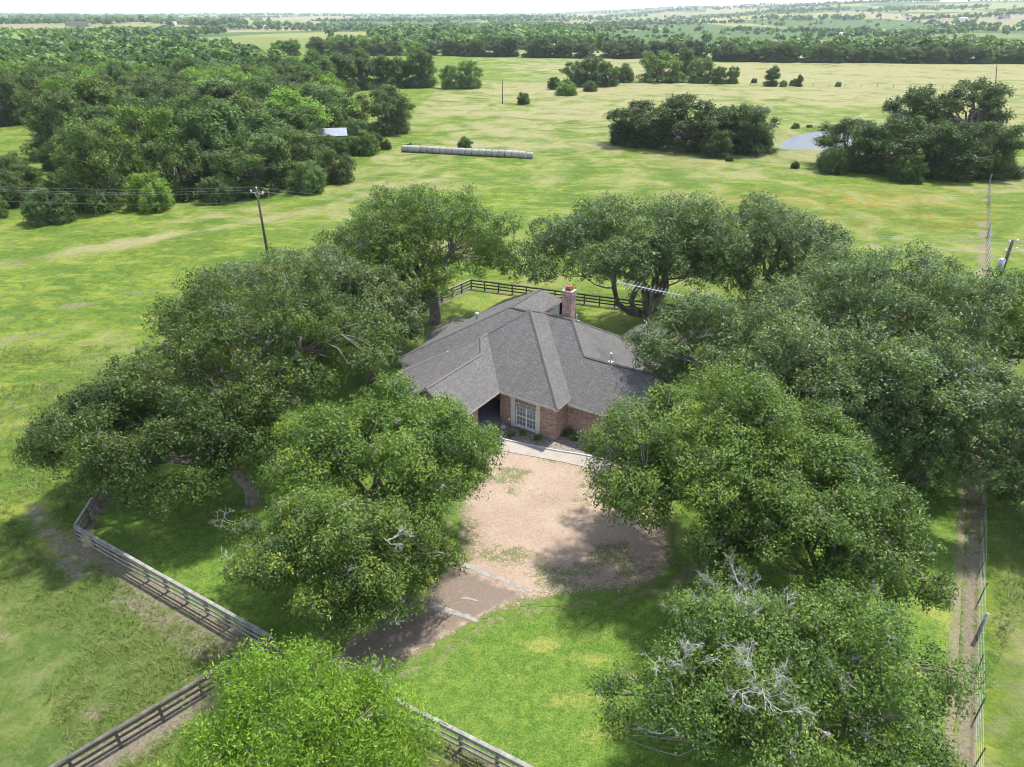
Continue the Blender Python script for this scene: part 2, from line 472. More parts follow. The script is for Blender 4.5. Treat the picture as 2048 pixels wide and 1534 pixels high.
def metal_roof():
    t = NT('sheet_metal_roof'); p = t.objco()
    n = t.noise(p, 1.2, 4)
    t.bsdf.inputs['Metallic'].default_value = 0.2
    return t.fin(t.mix(t.ramp(n, 0.3, 0.7), (0.20, 0.23, 0.28), (0.29, 0.32, 0.36)), 0.45, 0.4)
MAT['sheet'] = metal_roof()
def water_mat():
    t = NT('pond_water'); p = t.pos()
    t.bump(t.noise(p, 1.2, 3, 0.6), 0.12, 0.05)
    return t.fin((0.075, 0.08, 0.088), 0.35, 0.12)
MAT['water'] = water_mat()

def leaf_mat(name, dark, light, tip, gloss=0.45, spec=0.3, trans=0.28):
    """tint (per twig) runs from old dark leaves to light ones; the tip colour is new growth; object colour tints each tree"""
    t = NT(name)
    a = t.attr('tint')
    c = t.mix(t.ramp(a, 0.0, 0.7), dark, light)
    c = t.mix(t.ramp(a, 0.74, 0.95, 0, 0.85), c, tip)
    oc = t.n('ShaderNodeObjectInfo').outputs['Color']
    c = t.mix(1.0, c, oc, 'MULTIPLY')
    t.fin(c, gloss, spec)
    tr = t.n('ShaderNodeBsdfTranslucent')
    t.L(t.mix(1.0, c, (1.25, 1.35, 0.55), 'MULTIPLY'), tr.inputs['Color'])
    mx = t.n('ShaderNodeMixShader'); mx.inputs[0].default_value = trans
    t.L(t.bsdf.outputs[0], mx.inputs[1]); t.L(tr.outputs[0], mx.inputs[2]); t.L(mx.outputs[0], t.out.inputs['Surface'])
    return t.m
MAT['oak'] = leaf_mat('live_oak_leaves', (0.034, 0.060, 0.022), (0.126, 0.178, 0.060), (0.205, 0.240, 0.055), 0.5, 0.4)
MAT['oak2'] = leaf_mat('green_oak_leaves', (0.032, 0.063, 0.015), (0.122, 0.190, 0.036), (0.225, 0.268, 0.036), 0.52, 0.33)
MAT['pecan'] = leaf_mat('pecan_leaves', (0.072, 0.150, 0.016), (0.175, 0.300, 0.024), (0.290, 0.390, 0.034), 0.5, 0.3, 0.35)
MAT['wood'] = leaf_mat('woodland_leaves', (0.046, 0.082, 0.026), (0.112, 0.166, 0.046), (0.170, 0.220, 0.048), 0.55, 0.28)
def blade_mat():
    t = NT('grass_blades'); a = t.attr('tint')
    c = t.mix(t.ramp(a, 0.0, 0.65), (0.055, 0.105, 0.020), (0.145, 0.190, 0.040))
    c = t.mix(t.ramp(a, 0.72, 0.9), c, (0.29, 0.26, 0.15))
    t.fin(c, 0.7, 0.2)
    tr = t.n('ShaderNodeBsdfTranslucent'); t.L(c, tr.inputs['Color'])
    gm = t.n('ShaderNodeNewGeometry'); vm = t.n('ShaderNodeVectorMath', operation='MULTIPLY_ADD'); t.L(gm.outputs['Normal'], vm.inputs[0])
    vm.inputs[1].default_value = (0.35, 0.35, 0.35); vm.inputs[2].default_value = (0, 0, 0.8)
    vn = t.n('ShaderNodeVectorMath', operation='NORMALIZE'); t.L(vm.outputs[0], vn.inputs[0])
    t.L(vn.outputs[0], t.bsdf.inputs['Normal']); t.L(vn.outputs[0], tr.inputs['Normal'])
    mx = t.n('ShaderNodeMixShader'); mx.inputs[0].default_value = 0.2
    t.L(t.bsdf.outputs[0], mx.inputs[1]); t.L(tr.outputs[0], mx.inputs[2]); t.L(mx.outputs[0], t.out.inputs['Surface'])
    return t.m
MAT['blade'] = blade_mat()
#@@SETTING
# ================================================================ the setting
FENCE_A = [(-25.0, 31.2), (-26.6, 42.0), (-4.5, 72.8)]        # pasture side, mostly under the oaks
FENCE_B = [(-25.0, 31.2), (-11.3, 23.2)]
FENCE_C = [(-11.3, 23.2), (-22.5, 12.4)]
FENCE_D = [(-5.1, 19.9), (3.9, 15.1)]
FENCE_E = [(-4.5, 72.8), (19.7, 63.9), (31.0, 60.5)]
WIRE = [(14.2, 10.0), (18.7, 17.5), (26.9, 30.9), (55.9, 78.3), (87.1, 129.5)]
YARD = [(-24.9, 31.2), (-26.4, 41.9), (-4.5, 72.6), (19.6, 63.7), (47.0, 65.5), (26.2, 31.2), (18.0, 17.8), (13.3, 10.2), (-11.2, 23.2)]
def px_poly(pts, z=0.0): return [tuple(P(a, b, z)[:2]) for a, b in pts]
TRACK = px_poly([(-120, 548), (0, 528), (150, 502), (300, 478), (450, 452), (600, 425), (740, 388), (900, 352)])
POND = px_poly([(1553, 293), (1562, 282), (1585, 272), (1615, 264), (1650, 260), (1700, 258), (1730, 262), (1740, 275), (1700, 292), (1660, 299), (1610, 301), (1570, 299)])

def ground():
    # graded grid: cells about 1 % of their distance
    def graded(a, b, s0, k):
        out = [0.0]
        while out[-1] < b: out.append(out[-1] + max(s0, k * out[-1]))
        return np.array(out)
    pos = graded(0, 26000, 0.75, 0.034)
    gx = np.concatenate([-pos[:0:-1], pos])
    q = graded(0, 26000, 0.6, 0.026)
    gy = np.concatenate([-np.array([3000, 800, 200, 60, 20.0]), [-8, -2], 8 + q])
    X, Y = np.meshgrid(gx, gy)
    x, y = X.ravel(), Y.ravel()
    z = terrain(x, y)
    d = np.hypot(x, y)
    pd = segdist(x, y, POND, True); ins = inpoly(x, y, POND)
    z = z - np.where(ins, np.clip(pd, 0, 6) * 0.12 + 0.10, 0) + 0.5 * np.exp(-((pd - 3) / 3) ** 2) * (~ins)
    # fine unevenness of the pasture, none inside the yard
    yard = inpoly(x, y, YARD)
    ye = segdist(x, y, YARD, True)
    z = z + np.where(yard, 0, 1) * sstep(0.5, 3, ye) * (fbm(x / 3.1, y / 3.1, 3, 3) - 0.55) * 0.16 * (d < 400)
    z = np.where(yard & (ye > 0.6), z - 0.03, z)
    v, u = Y, X
    nx, ny = len(gx), len(gy)
    i = np.arange(nx * ny).reshape(ny, nx)
    F = np.stack([i[:-1, :-1], i[:-1, 1:], i[1:, 1:], i[1:, :-1]], -1).reshape(-1, 4)
    # ---- masks
    bare = np.zeros_like(x)
    out = ~yard
    bare = np.maximum(bare, 1.0 - segdist(x, y, FENCE_B) / 1.5)
    bare = np.maximum(bare, 0.95 - segdist(x, y, FENCE_C) / 2.0)
    bare = np.maximum(bare, 0.95 - segdist(x, y, FENCE_D) / 1.6)
    bare = np.maximum(bare, 0.8 - segdist(x, y, FENCE_E) / 2.0)
    bare = np.maximum(bare, 0.9 - segdist(x, y, FENCE_A) / 1.8)
    bare = np.maximum(bare, np.where(y < 100, 1.2, 0.8) - segdist(x + 0.35, y, WIRE) / np.where(y < 60, 0.55, 1.0))
    bare = np.maximum(bare, 0.8 - segdist(x, y, POND, True) / 2.2)
    blob = fbm(x / 6.5, y / 4.0, 41, 4)
    bare = np.maximum(bare, sstep(0.58, 0.76, blob) * 0.6 * (y < 75) * (x < 0))
    cor = P(115, 1075)
    bare = np.maximum(bare, 0.8 - segdist(x, y, [P(60, 1010)[:2], P(110, 1080)[:2], P(150, 1150)[:2]]) / 1.6)
    bare = np.maximum(bare, 0.75 - segdist(x, y, [P(240, 1190)[:2], P(330, 1240)[:2], P(440, 1330)[:2]]) / 2.2)
    straw = 0.27 + 0.9 * (fbm(x / 22, y / 13, 5, 4) - 0.5)
    straw = straw + 0.30 * sstep(105, 170, y) * (x > -30) + 0.32 * sstep(190, 330, y) * sstep(-20, 20, x)
    straw = straw - 0.22 * np.exp(-((y - 60) / 26) ** 2) * (x < -14)
    straw = np.maximum(straw, 0.55 + 0.5 * vnoise(x / 5, y / 4, 19) - segdist(x, y, TRACK) / (4.6 + 2.5 * vnoise(x / 7, y / 7, 9)))
    straw = straw + 0.5 * np.exp(-((x + 30) / 10) ** 2 - ((y - 52) / 9) ** 2)
    straw = straw - 0.05 * ((y < 31) & (x < -8))
    dg = P(640, 115)
    straw = np.where((y > 330) & (y < 560) & (x < 60), straw - 0.25, straw)  # less straw: cloud shadow over the far meadow put into its colour
    fl = np.zeros_like(x)
    for (a, b, rx, ry, k) in ((1720, 400, 17, 7, 1.0), (1480, 395, 13, 6, 0.6), (560, 420, 6, 3, 0.4), (860, 380, 10, 5, 0.15), (1900, 440, 9, 6, 0.8), (330, 500, 10, 4, 0.2), (1650, 440, 14, 5, 0.5)):
        c = P(a, b)
        fl = np.maximum(fl, k * np.exp(-((x - c[0]) / rx) ** 2 - ((y - c[1]) / ry) ** 2))
    dullgreen = 0.9 * ((x < -8) & (y < 31.5 + (x + 25) * -0.584)) * sstep(34, 27, y) + 0.55 * sstep(0.3, 1.2, (x - 14.2) * 0.845 - (y - 10.0) * 0.53) * (y < 60)  # duller, darker green at lower left and beyond the wire fence
    far = sstep(560, 700, y + 0.25 * x)
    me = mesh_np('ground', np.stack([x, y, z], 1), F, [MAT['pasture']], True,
                 {'bare': ('POINT', np.clip(bare, 0, 1.2)), 'straw': ('POINT', straw), 'flower': ('POINT', fl), 'far': ('POINT', far), 'dullgreen': ('POINT', dullgreen)})
    return tag(obj('ground', me), kind='structure')
ground()

def cell_sheet(name, poly, cell, z, mat, attrf, wob=0.25, seed=1, snap=False):
    """a sheet cut from small cells along a ragged outline"""
    a = np.array(poly); x0, y0 = a.min(0); x1, y1 = a.max(0)
    gx = np.arange(x0 - cell, x1 + cell, cell); gy = np.arange(y0 - cell, y1 + cell, cell)
    X, Y = np.meshgrid(gx, gy); nx, ny = len(gx), len(gy)
    cx = (X[:-1, :-1] + cell / 2).ravel(); cy = (Y[:-1, :-1] + cell / 2).ravel()
    jx = cx + wob * (vnoise(cx / 0.9, cy / 0.9, seed) - 0.5) * 2; jy = cy + wob * (vnoise(cx / 0.9, cy / 0.9, seed + 5) - 0.5) * 2
    keep = inpoly(jx, jy, poly)
    i = np.arange(nx * ny).reshape(ny, nx)
    F = np.stack([i[:-1, :-1], i[:-1, 1:], i[1:, 1:], i[1:, :-1]], -1).reshape(-1, 4)[keep]
    used, inv = np.unique(F, return_inverse=True); F = inv.reshape(-1, 4)
    x = X.ravel()[used]; y = Y.ravel()[used]
    if snap:
        ed = np.sort(np.concatenate([F[:, [0, 1]], F[:, [1, 2]], F[:, [2, 3]], F[:, [3, 0]]]), 1)
        ue, cnt = np.unique(ed, axis=0, return_counts=True)
        bv = np.unique(ue[cnt == 1]); bd = np.full(len(bv), 1e9); bx = x[bv].copy(); by = y[bv].copy()
        for i in range(len(poly)):
            ax, ay = poly[i]; cx_, cy_ = poly[(i + 1) % len(poly)]; vx, vy = cx_ - ax, cy_ - ay
            t = np.clip(((x[bv] - ax) * vx + (y[bv] - ay) * vy) / (vx * vx + vy * vy), 0, 1)
            d = np.hypot(x[bv] - ax - t * vx, y[bv] - ay - t * vy); m = d < bd
            bd = np.where(m, d, bd); bx = np.where(m, ax + t * vx, bx); by = np.where(m, ay + t * vy, by)
        j = (vnoise(bx * 1.3, by * 1.3, 12) - 0.5) * 0.25
        x[bv] = bx + j; y[bv] = by + j
    V = np.stack([x, y, np.full_like(x, z)], 1)
    me = mesh_np(name, V, F, [mat], False, {k: ('POINT', val) for k, val in attrf(x, y).items()})
    return tag(obj(name, me), kind='structure')

DRIVE = px_poly([(905, 1010), (935, 955), (978, 893), (1050, 903), (1150, 921), (1250, 940), (1310, 980), (1350, 1050), (1365, 1120), (1330, 1172), (1250, 1196), (1140, 1200), (1030, 1228), (960, 1250),
                 (850, 1325), (760, 1370), (690, 1420), (560, 1470), (480, 1440), (560, 1370), (660, 1300), (740, 1235), (830, 1150), (900, 1100)])
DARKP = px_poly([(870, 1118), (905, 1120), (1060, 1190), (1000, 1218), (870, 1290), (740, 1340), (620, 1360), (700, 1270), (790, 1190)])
def lawn_attr(x, y):
    dry = 0.10 + 0.0 * x
    for (a, b, rx, ry, k) in ((1080, 1290, 1.3, 0.7, 0.95), (1190, 1320, 1.4, 0.6, 0.9), (1150, 1400, 1.6, 0.7, 0.8), (1180, 1470, 1.2, 0.6, 0.75), (1000, 1350, 1.4, 0.7, 0.55), (880, 1360, 1.2, 0.6, 0.45), (1890, 1250, 2.0, 3.5, 0.5), (1200, 1270, 1.6, 0.5, 0.6), (300, 1060, 2, 1.2, 0.5)):
        c = P(a, b); dry = np.maximum(dry, k * np.exp(-((x - c[0]) / rx) ** 2 - ((y - c[1]) / ry) ** 2))
    dry = dry + 0.45 * sstep(52, 58, y)  # back lawn lightened: its sunlit look put into this tone
    dd = segdist(x, y, DRIVE, True)
    leaf = 0.72 - dd / 2.0
    leaf = np.maximum(leaf, 0.85 - segdist(x, y, [P(1330, 1170)[:2], P(1420, 1120)[:2], P(1480, 1080)[:2]]) / 2.2)
    c = P(500, 1010); leaf = np.maximum(leaf, 0.9 - np.hypot(x - c[0], y - c[1]) / 1.6)
    c = P(870, 648); leaf = np.maximum(leaf, 1.0 - np.hypot(x - c[0], y - c[1]) / 2.2)
    leaf = np.maximum(leaf, 1.2 - segdist(x, y, [YARD[4], YARD[5], YARD[6], YARD[7]]) / 0.75)
    leaf = np.maximum(leaf, 0.95 - segdist(x, y, YARD, True) / 0.8)
    return {'dry': dry, 'leafy': leaf}
cell_sheet('lawn', YARD, 0.35, 0.012, MAT['lawn'], lawn_attr, 0.0, 3, True)
def drive_attr(x, y):
    e = segdist(x, y, DRIVE, True)
    edge = np.where(inpoly(x, y, px_poly([(960, 860), (1300, 860), (1300, 975), (1222, 960), (985, 915)])), 0.2, 1.25 - e / 1.5)
    edge = np.maximum(edge, 0.55 * sstep(0.45, 0.70, fbm(x / 2.6, y / 2.0, 23, 4)) + 0.22)
    edge = np.maximum(edge, 0.78 - np.hypot(x - P(970, 925)[0], y - P(970, 925)[1]) / 2.2)
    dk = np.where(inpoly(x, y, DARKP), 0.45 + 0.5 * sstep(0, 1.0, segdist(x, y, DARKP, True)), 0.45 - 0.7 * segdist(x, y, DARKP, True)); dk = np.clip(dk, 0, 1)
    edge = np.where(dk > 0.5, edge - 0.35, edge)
    c = P(1300, 1130); dk = np.maximum(dk, 0.55 * np.exp(-((x - c[0]) / 3.2) ** 2 - ((y - c[1]) / 2.2) ** 2))  # shade under the right oak put into the dirt colour, with leaf litter
    c = P(960, 1040); dk = np.maximum(dk, 0.45 * np.exp(-((x - c[0]) / 0.9) ** 2 - ((y - c[1]) / 0.8) ** 2))  # shade under the porch-side oak put into the dirt colour
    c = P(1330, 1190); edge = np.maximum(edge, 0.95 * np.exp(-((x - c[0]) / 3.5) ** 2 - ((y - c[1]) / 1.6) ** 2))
    return {'edge': edge, 'dark': dk}
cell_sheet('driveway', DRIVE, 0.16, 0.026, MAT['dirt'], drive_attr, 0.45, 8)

def slab(name, poly, z0, z1, mat, label=None):
    n = len(poly)
    area = sum(poly[i][0] * poly[(i + 1) % n][1] - poly[(i + 1) % n][0] * poly[i][1] for i in range(n))
    if area < 0: poly = poly[::-1]
    V = [(x, y, z0) for x, y in poly] + [(x, y, z1) for x, y in poly]
    F = [tuple(range(n, 2 * n)), tuple(range(n - 1, -1, -1))] + [(i, (i + 1) % n, (i + 1) % n + n, i + n) for i in range(n)]
    return tag(obj(name, mesh_np(name, V, F, [mat])), kind='structure')
# concrete walk round the planting bed, poured in bays with open joints
WALK = [((984, 866), (1007, 881), (1060, 893), (1110, 903), (1160, 911), (1208, 921)), ((955, 920), (992, 901), (1060, 913), (1110, 922), (1165, 934), (1222, 947))]
inn = px_poly(WALK[0]); outr = px_poly(WALK[1])
walkway = tag(empty('walkway'), kind='structure')
def bay(q):
    c = np.mean(q, 0); q = [tuple(c + (np.array(p) - c) * 0.993) for p in q]
    o = slab('paving_bay', q, 0.0, 0.06, MAT['concrete']); del o['kind']; o.parent = walkway
for i in range(5):
    bay([inn[i], inn[i + 1], outr[i + 1], outr[i]])
bay([outr[0], tuple(P(950, 893)[:2]), tuple(P(905, 930)[:2]), tuple(P(925, 945)[:2])])
bay([inn[0], outr[0], tuple(P(950, 893)[:2]), tuple(P(972, 878)[:2])])
bay([tuple(P(925, 945)[:2]), tuple(P(905, 930)[:2]), tuple(P(850, 975)[:2]), tuple(P(875, 990)[:2])])
bay([inn[5], tuple(P(1229, 897)[:2]), tuple(P(1290, 912)[:2]), tuple(P(1275, 962)[:2]), outr[5]])
bay([tuple(P(1229, 897)[:2]), tuple(P(1250, 868)[:2]), tuple(P(1310, 880)[:2]), tuple(P(1290, 912)[:2])])
BED = px_poly([(984, 864), (1007, 879.5), (1060, 891.5), (1110, 901.5), (1160, 909.5), (1208, 919.5), (1228, 897), (1245, 870), (1130, 835), (1000, 835)])
cell_sheet('planting_bed', BED, 0.14, 0.045, MAT['mulch'], lambda x, y: {}, 0.0, 4)
kb = MB()
kp = px_poly([(984, 866), (1007, 880.6), (1060, 892.5), (1110, 902.5), (1160, 910.5), (1208, 920.5), (1228.5, 897.5)])
for i in range(len(kp) - 1): kb.beam((*kp[i], 0.075), (*kp[i + 1], 0.075), 0.10, 0.13)
tag(obj('bed_kerb', kb.mesh('bed_kerb', [MAT['kerb']])), kind='structure')
# old concrete strips left in the drive
def ragged_strip(name, a, b, w, seed):
    r = np.random.default_rng(seed); a = np.array(a); b = np.array(b); d = b - a; L = np.linalg.norm(d); d /= L; s = np.array([-d[1], d[0]])
    n = int(L / 0.3); top = []; bot = []
    for i in range(n + 1):
        t = i / n; ww = w * (1 - 0.5 * t) * (0.7 + 0.5 * r.random())
        c = a + d * L * t + s * 0.03 * r.normal()
        top.append(tuple(c + s * ww / 2)); bot.append(tuple(c - s * ww / 2))
    return slab(name, top + bot[::-1], 0.0, 0.04, MAT['strip'])
ragged_strip('concrete_strip', P(903, 1121)[:2], P(1066, 1184)[:2], 0.42, 3)
ragged_strip('concrete_strip', P(858, 1209)[:2], P(955, 1243)[:2], 0.40, 4)
ragged_strip('concrete_strip', P(925, 1195)[:2], P(956, 1203)[:2], 0.2, 5)
# pond
n = len(POND)
tag(obj('pond', mesh_np('pond', [(x, y, -0.05) for x, y in POND], [list(range(n))], [MAT['water']])), kind='structure')
#@@HOUSE
# ================================================================ the brick house
HO = np.array([3.131, 41.348]); HYAW = -math.radians(33.3)
house = tag(empty('brick_house', (HO[0], HO[1], 0), HYAW), 'low brick ranch house with grey hipped shingle roof in the tree-shaded yard', 'house')
def hl(px, py, z):
    """house-frame point seen at (px, py) at height z"""
    p = P(px, py, z); dx, dy = p[0] - HO[0], p[1] - HO[1]; c, s = math.cos(-HYAW), math.sin(-HYAW)
    return (c * dx - s * dy, s * dx + c * dy, z)
K = (-6.08, 6.08, 6.85); C0 = (0, 0, 2.9); V1 = (-8.38, 3.58, 5.227); T = (-8.38, 2.69, 5.227); B = (-7.45, 1.40, 4.62)
R1 = (-7.45, -5.0, 4.62); G0 = (-4.8, -5.0, 2.9); G1 = (-4.8, 0.0, 2.9); E0 = (-12.82, -2.69, 2.9); W0 = (-10.1, -2.69, 2.9)
GL = (-10.1, -5.0, 2.9)
RL = (-7.92, 6.09, 6.70); L3 = (-14.64, -0.26, 2.9); QE = (-8.0, -0.26, 2.9)
BR = (-8.1, 10.9, 6.62); BL = (-14.64, 15.2, 2.9); BRR = (-6.6, 12.2, 5.62); BR0 = (-6.3, 7.3, 5.5)
MR0 = (-5.36, 7.26, 6.38); M = (-3.0, 7.26, 6.38); HB = (2.35, 12.6, 2.9); RWL = (-0.67, 4.92, 4.84); RWR = (5.6, 4.92, 4.84)
VB = (0, 1.9, 2.9); E1 = (-0.05, 1.5, 2.64); E2 = (5.6, 1.5, 2.64)
ROOF = []
def rf(*pts): ROOF.append([np.array(p, float) for p in pts])
rf(K, V1, G1, C0)                                  # front slope above the window
rf(K, C0, VB, MR0)                                 # its right slope
rf(V1, T, B, R1, G0, G1)                           # porch slope
rf(T, E0, W0, B)                                   # front hip left of the porch ridge
rf(B, W0, GL, R1)
rf(T, (-10.6, 2.69, 3.9), (-12.9, -0.9, 2.95), E0)
rf(V1, (-10.6, 3.7, 3.9), (-10.6, 2.69, 3.9), T)
rf(RL, L3, QE, (-8.0, 3.4, 5.06), (-6.3, 5.9, 6.6), (-6.2, 6.09, 6.70))     # slope behind, left
rf(RL, BR, BL, L3)                                 # long left slope
rf(BR, BRR, (-7.0, 15.2, 3.0), BL)                 # rear hip
rf(RL, (-6.25, 6.5, 5.75), BR0, BRR, BR)
rf(MR0, VB, E1, E2, RWR, RWL, M)                   # right wing front slope
rf(M, RWL, (2.35, 7.6, 3.05), (2.35, 7.7, 2.9), HB)
rf(RWL, RWR, (5.6, 8.3, 2.64), (2.35, 8.2, 2.70), (2.3, 7.6, 3.0))
rf(MR0, M, HB, (-5.3, 12.6, 2.9))
rf(K, MR0, (-5.4, 7.6, 6.2), (-6.2, 6.09, 6.70))
# small rear hip on the right
S0 = hl(1276, 661, 4.6)
def so(dx, dy, z): return (S0[0] + dx, S0[1] + dy, z)
S1 = so(0.3, 2.2, 4.6)
rf(S0, so(-2.2, -2.6, 2.95), so(2.6, -2.6, 2.9)); rf(S0, so(2.6, -2.6, 2.9), so(2.9, 4.4, 2.9), S1); rf(S1, so(-2.2, 4.4, 2.9), so(-2.2, -2.6, 2.95), S0)
# low rear-left porch roof
A1 = hl(906, 643.5, 3.15); A2 = hl(938, 651, 3.15); A3 = hl(852, 691, 2.35)
rf(A1, A3, (A3[0] + 2.2, A3[1] + 0.1, 2.35), A2); rf(A1, (A3[0] - 1.6, A3[1] + 2.0, 2.35), A3)
rf(A1, A2, (A2[0] + 0.4, A2[1] + 3, 2.3), (A3[0] - 1.6, A3[1] + 6.5, 2.3), (A3[0] - 1.6, A3[1] + 2.0, 2.35))
def roof_mesh():
    V = []; F = []; M_ = []; UV = []
    for poly in ROOF:
        n = len(poly); b = len(V); nrm = np.zeros(3)
        for i in range(n): nrm += np.cross(poly[i] - poly[0], poly[(i + 1) % n] - poly[0])
        if nrm[2] < 0: poly = poly[::-1]
        V += [tuple(p) for p in poly] + [tuple(p - np.array([0, 0, 0.17])) for p in poly]
        F.append(tuple(b + i for i in range(n))); M_.append(0)
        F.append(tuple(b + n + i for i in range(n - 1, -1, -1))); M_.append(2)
        for i in range(n):
            j = (i + 1) % n; F.append((b + j, b + i, b + n + i, b + n + j)); M_.append(1)
    V = np.array(V)
    return mesh_np('roof', V, F, [MAT['shingle'], MAT['trim'], MAT['soffit']], fmat=M_, uv=boxuv(V, F))
roof = obj('roof', roof_mesh(), house)
# ridge and hip caps: one bent tile after the other
def cap_mesh():
    V = [(0, -0.13, -0.06), (0, 0, 0.008), (0, 0.13, -0.06), (0.31, -0.13, -0.048), (0.31, 0, 0.022), (0.31, 0.13, -0.048),
         (0, -0.13, -0.12), (0, 0.13, -0.12), (0.31, -0.13, -0.12), (0.31, 0.13, -0.12)]
    F = [(0, 3, 4, 1), (1, 4, 5, 2), (3, 8, 9, 5, 4), (0, 1, 2, 7, 6), (0, 6, 8, 3), (2, 5, 9, 7)]
    return mesh_np('ridge_tile', V, F, [MAT['ridge']])
CAP = cap_mesh()
def caps(a, b):
    a = Vector(a); b = Vector(b); d = b - a; n = max(1, int(d.length / 0.29)); x = d.normalized()
    y = Vector((0, 0, 1)).cross(x).normalized(); z = x.cross(y)
    R = Matrix((x, y, z)).transposed().to_4x4()
    for i in range(n):
        o = obj('ridge_tile', CAP, roof)
        j = rng.normal(0, 0.006, 3)
        o.matrix_local = Matrix.Translation(a + d * (i / n) + Vector(j) + z * 0.03) @ R
for a, b in ((C0, K), (V1, K), (T, V1), (B, T), (R1, B), (E0, T), (L3, RL), ((-6.2, 6.09, 6.75), RL), (M, MR0), (MR0, K), (RWL, M), (RWR, RWL), (BR, RL), (HB, M), (so(2.6, -2.6, 2.9), S0), (so(-2.2, -2.6, 2.95), S0), (A3, A1), (A2, A1)):
    caps(a, b)
# walls
def wall(name, pts, z0, z1, th=0.2, mat='brick', parent=house):
    m = MB()
    for (a, b) in zip(pts[:-1], pts[1:]):
        m.beam((a[0], a[1], (z0 + z1) / 2), (b[0], b[1], (z0 + z1) / 2), th, z1 - z0)
    return obj(name, m.mesh(name, [MAT[mat]], uvbox=True), parent)
FW = 0.42
wx0, wx1 = -3.70, -2.00     # window opening
m = MB()
m.box((-4.87, FW, 0), (wx0, FW + 0.2, 2.72)); m.box((wx1, FW, 0), (-0.30, FW + 0.2, 2.72))
m.box((wx0, FW, 0), (wx1, FW + 0.2, 0.22)); m.box((wx0, FW, 1.86), (wx1, FW + 0.2, 2.16)); m.box((wx0, FW, 2.5), (wx1, FW + 0.2, 2.72))
fw = obj('wall', m.mesh('wall', [MAT['brick']], uvbox=True), house)
m = MB(); m.box((-0.5, FW + 0.2, 0), (-0.30, 2.05, 2.72)); obj('wall', m.mesh('wall', [MAT['brick']], uvbox=True), house)
m = MB(); m.box((-0.5, 2.05, 0), (5.25, 2.25, 2.62)); m.box((1.0, 2.02, 0), (1.06, 2.05, 2.62)); obj('wall', m.mesh('wall', [MAT['brick']], uvbox=True), house)
m = MB(); m.box((5.05, 2.25, 0), (5.25, 8.0, 2.62))
m.add([(5.05, 1.9, 2.6), (5.25, 1.9, 2.6), (5.25, 8.0, 2.6), (5.05, 8.0, 2.6), (5.05, 4.92, 4.6), (5.25, 4.92, 4.6)], [(0, 4, 3), (1, 2, 5), (0, 1, 5, 4), (2, 3, 4, 5)])
obj('gable_wall', m.mesh('gable_wall', [MAT['brick']], uvbox=True), house)
m = MB(); m.box((-5.07, FW + 0.0, 0), (-4.875, 3.0, 2.72)); m.box((-10.2, 3.0, 0), (-4.87, 3.2, 3.0)); obj('porch_wall', m.mesh('porch_wall', [MAT['brick']], uvbox=True), house)
m = MB(); m.box((-5.3, -4.6, 0), (-5.0, -2.45, 2.75)); m.box((-10.0, -4.6, 0), (-5.3, -4.4, 2.75)); m.box((-10.0, -4.4, 0), (-9.8, 3.0, 2.75))
m.add([(-10.1, -4.62, 2.75), (-4.9, -4.62, 2.75), (-7.45, -4.62, 4.4), (-10.1, -4.42, 2.75), (-4.9, -4.42, 2.75), (-7.45, -4.42, 4.4)], [(0, 1, 2), (3, 5, 4), (0, 2, 5, 3), (1, 4, 5, 2)])
obj('porch_pier', m.mesh('porch_pier', [MAT['brick']], uvbox=True), house)
m = MB(); m.box((-14.2, 0.2, 0), (-10.0, 0.4, 2.72)); m.box((-14.2, 0.4, 0), (-14.0, 14.7, 2.72)); m.box((-14.0, 14.5, 0), (-7.2, 14.7, 2.72)); m.box((-7.0, 7.6, 0), (-6.8, 12.0, 5.3)); m.box((-7.3, 12.0, 0), (-7.1, 14.5, 2.9)); m.box((-5.4, 12.0, 0), (2.1, 12.2, 2.72)); m.box((1.9, 7.6, 0), (2.1, 12.0, 2.72)); m.box((2.1, 7.8, 0), (5.25, 8.0, 2.5))
obj('wall', m.mesh('wall', [MAT['trim']], uvbox=True), house)
m = MB(); m.box((S0[0] - 1.9, S0[1] - 2.2, 0), (S0[0] + 2.3, S0[1] + 4.0, 2.75)); obj('wall', m.mesh('wall', [MAT['brick']], uvbox=True), house)
m = MB(); m.box((A3[0] - 1.3, A3[1] + 2.2, 0), (A3[0] - 1.15, A3[1] + 2.35, 2.25)); m.box((A3[0] + 0.1, A3[1] + 0.35, 0), (A3[0] + 0.25, A3[1] + 0.5, 2.25)); m.box((A3[0] - 1.3, A3[1] + 6.0, 0), (A3[0] - 1.15, A3[1] + 6.15, 2.25))
obj('porch_post', m.mesh('porch_post', [MAT['white']]), house)
m = MB(); m.box((-9.8, -4.4, 0), (-4.75, 3.0, 0.11)); obj('porch_floor', m.mesh('porch_floor', [MAT['slab']]), house)
# left rear window and corner boards
m = MB(); m.box((-14.26, 0.12, 0), (-13.8, 0.2, 2.7)); obj('corner_board', m.mesh('corner_board', [MAT['white']]), house)
m = MB(); m.box((-13.4, 0.14, 0.9), (-12.4, 0.2, 2.2)); obj('window', m.mesh('window', [MAT['glass']]), house)
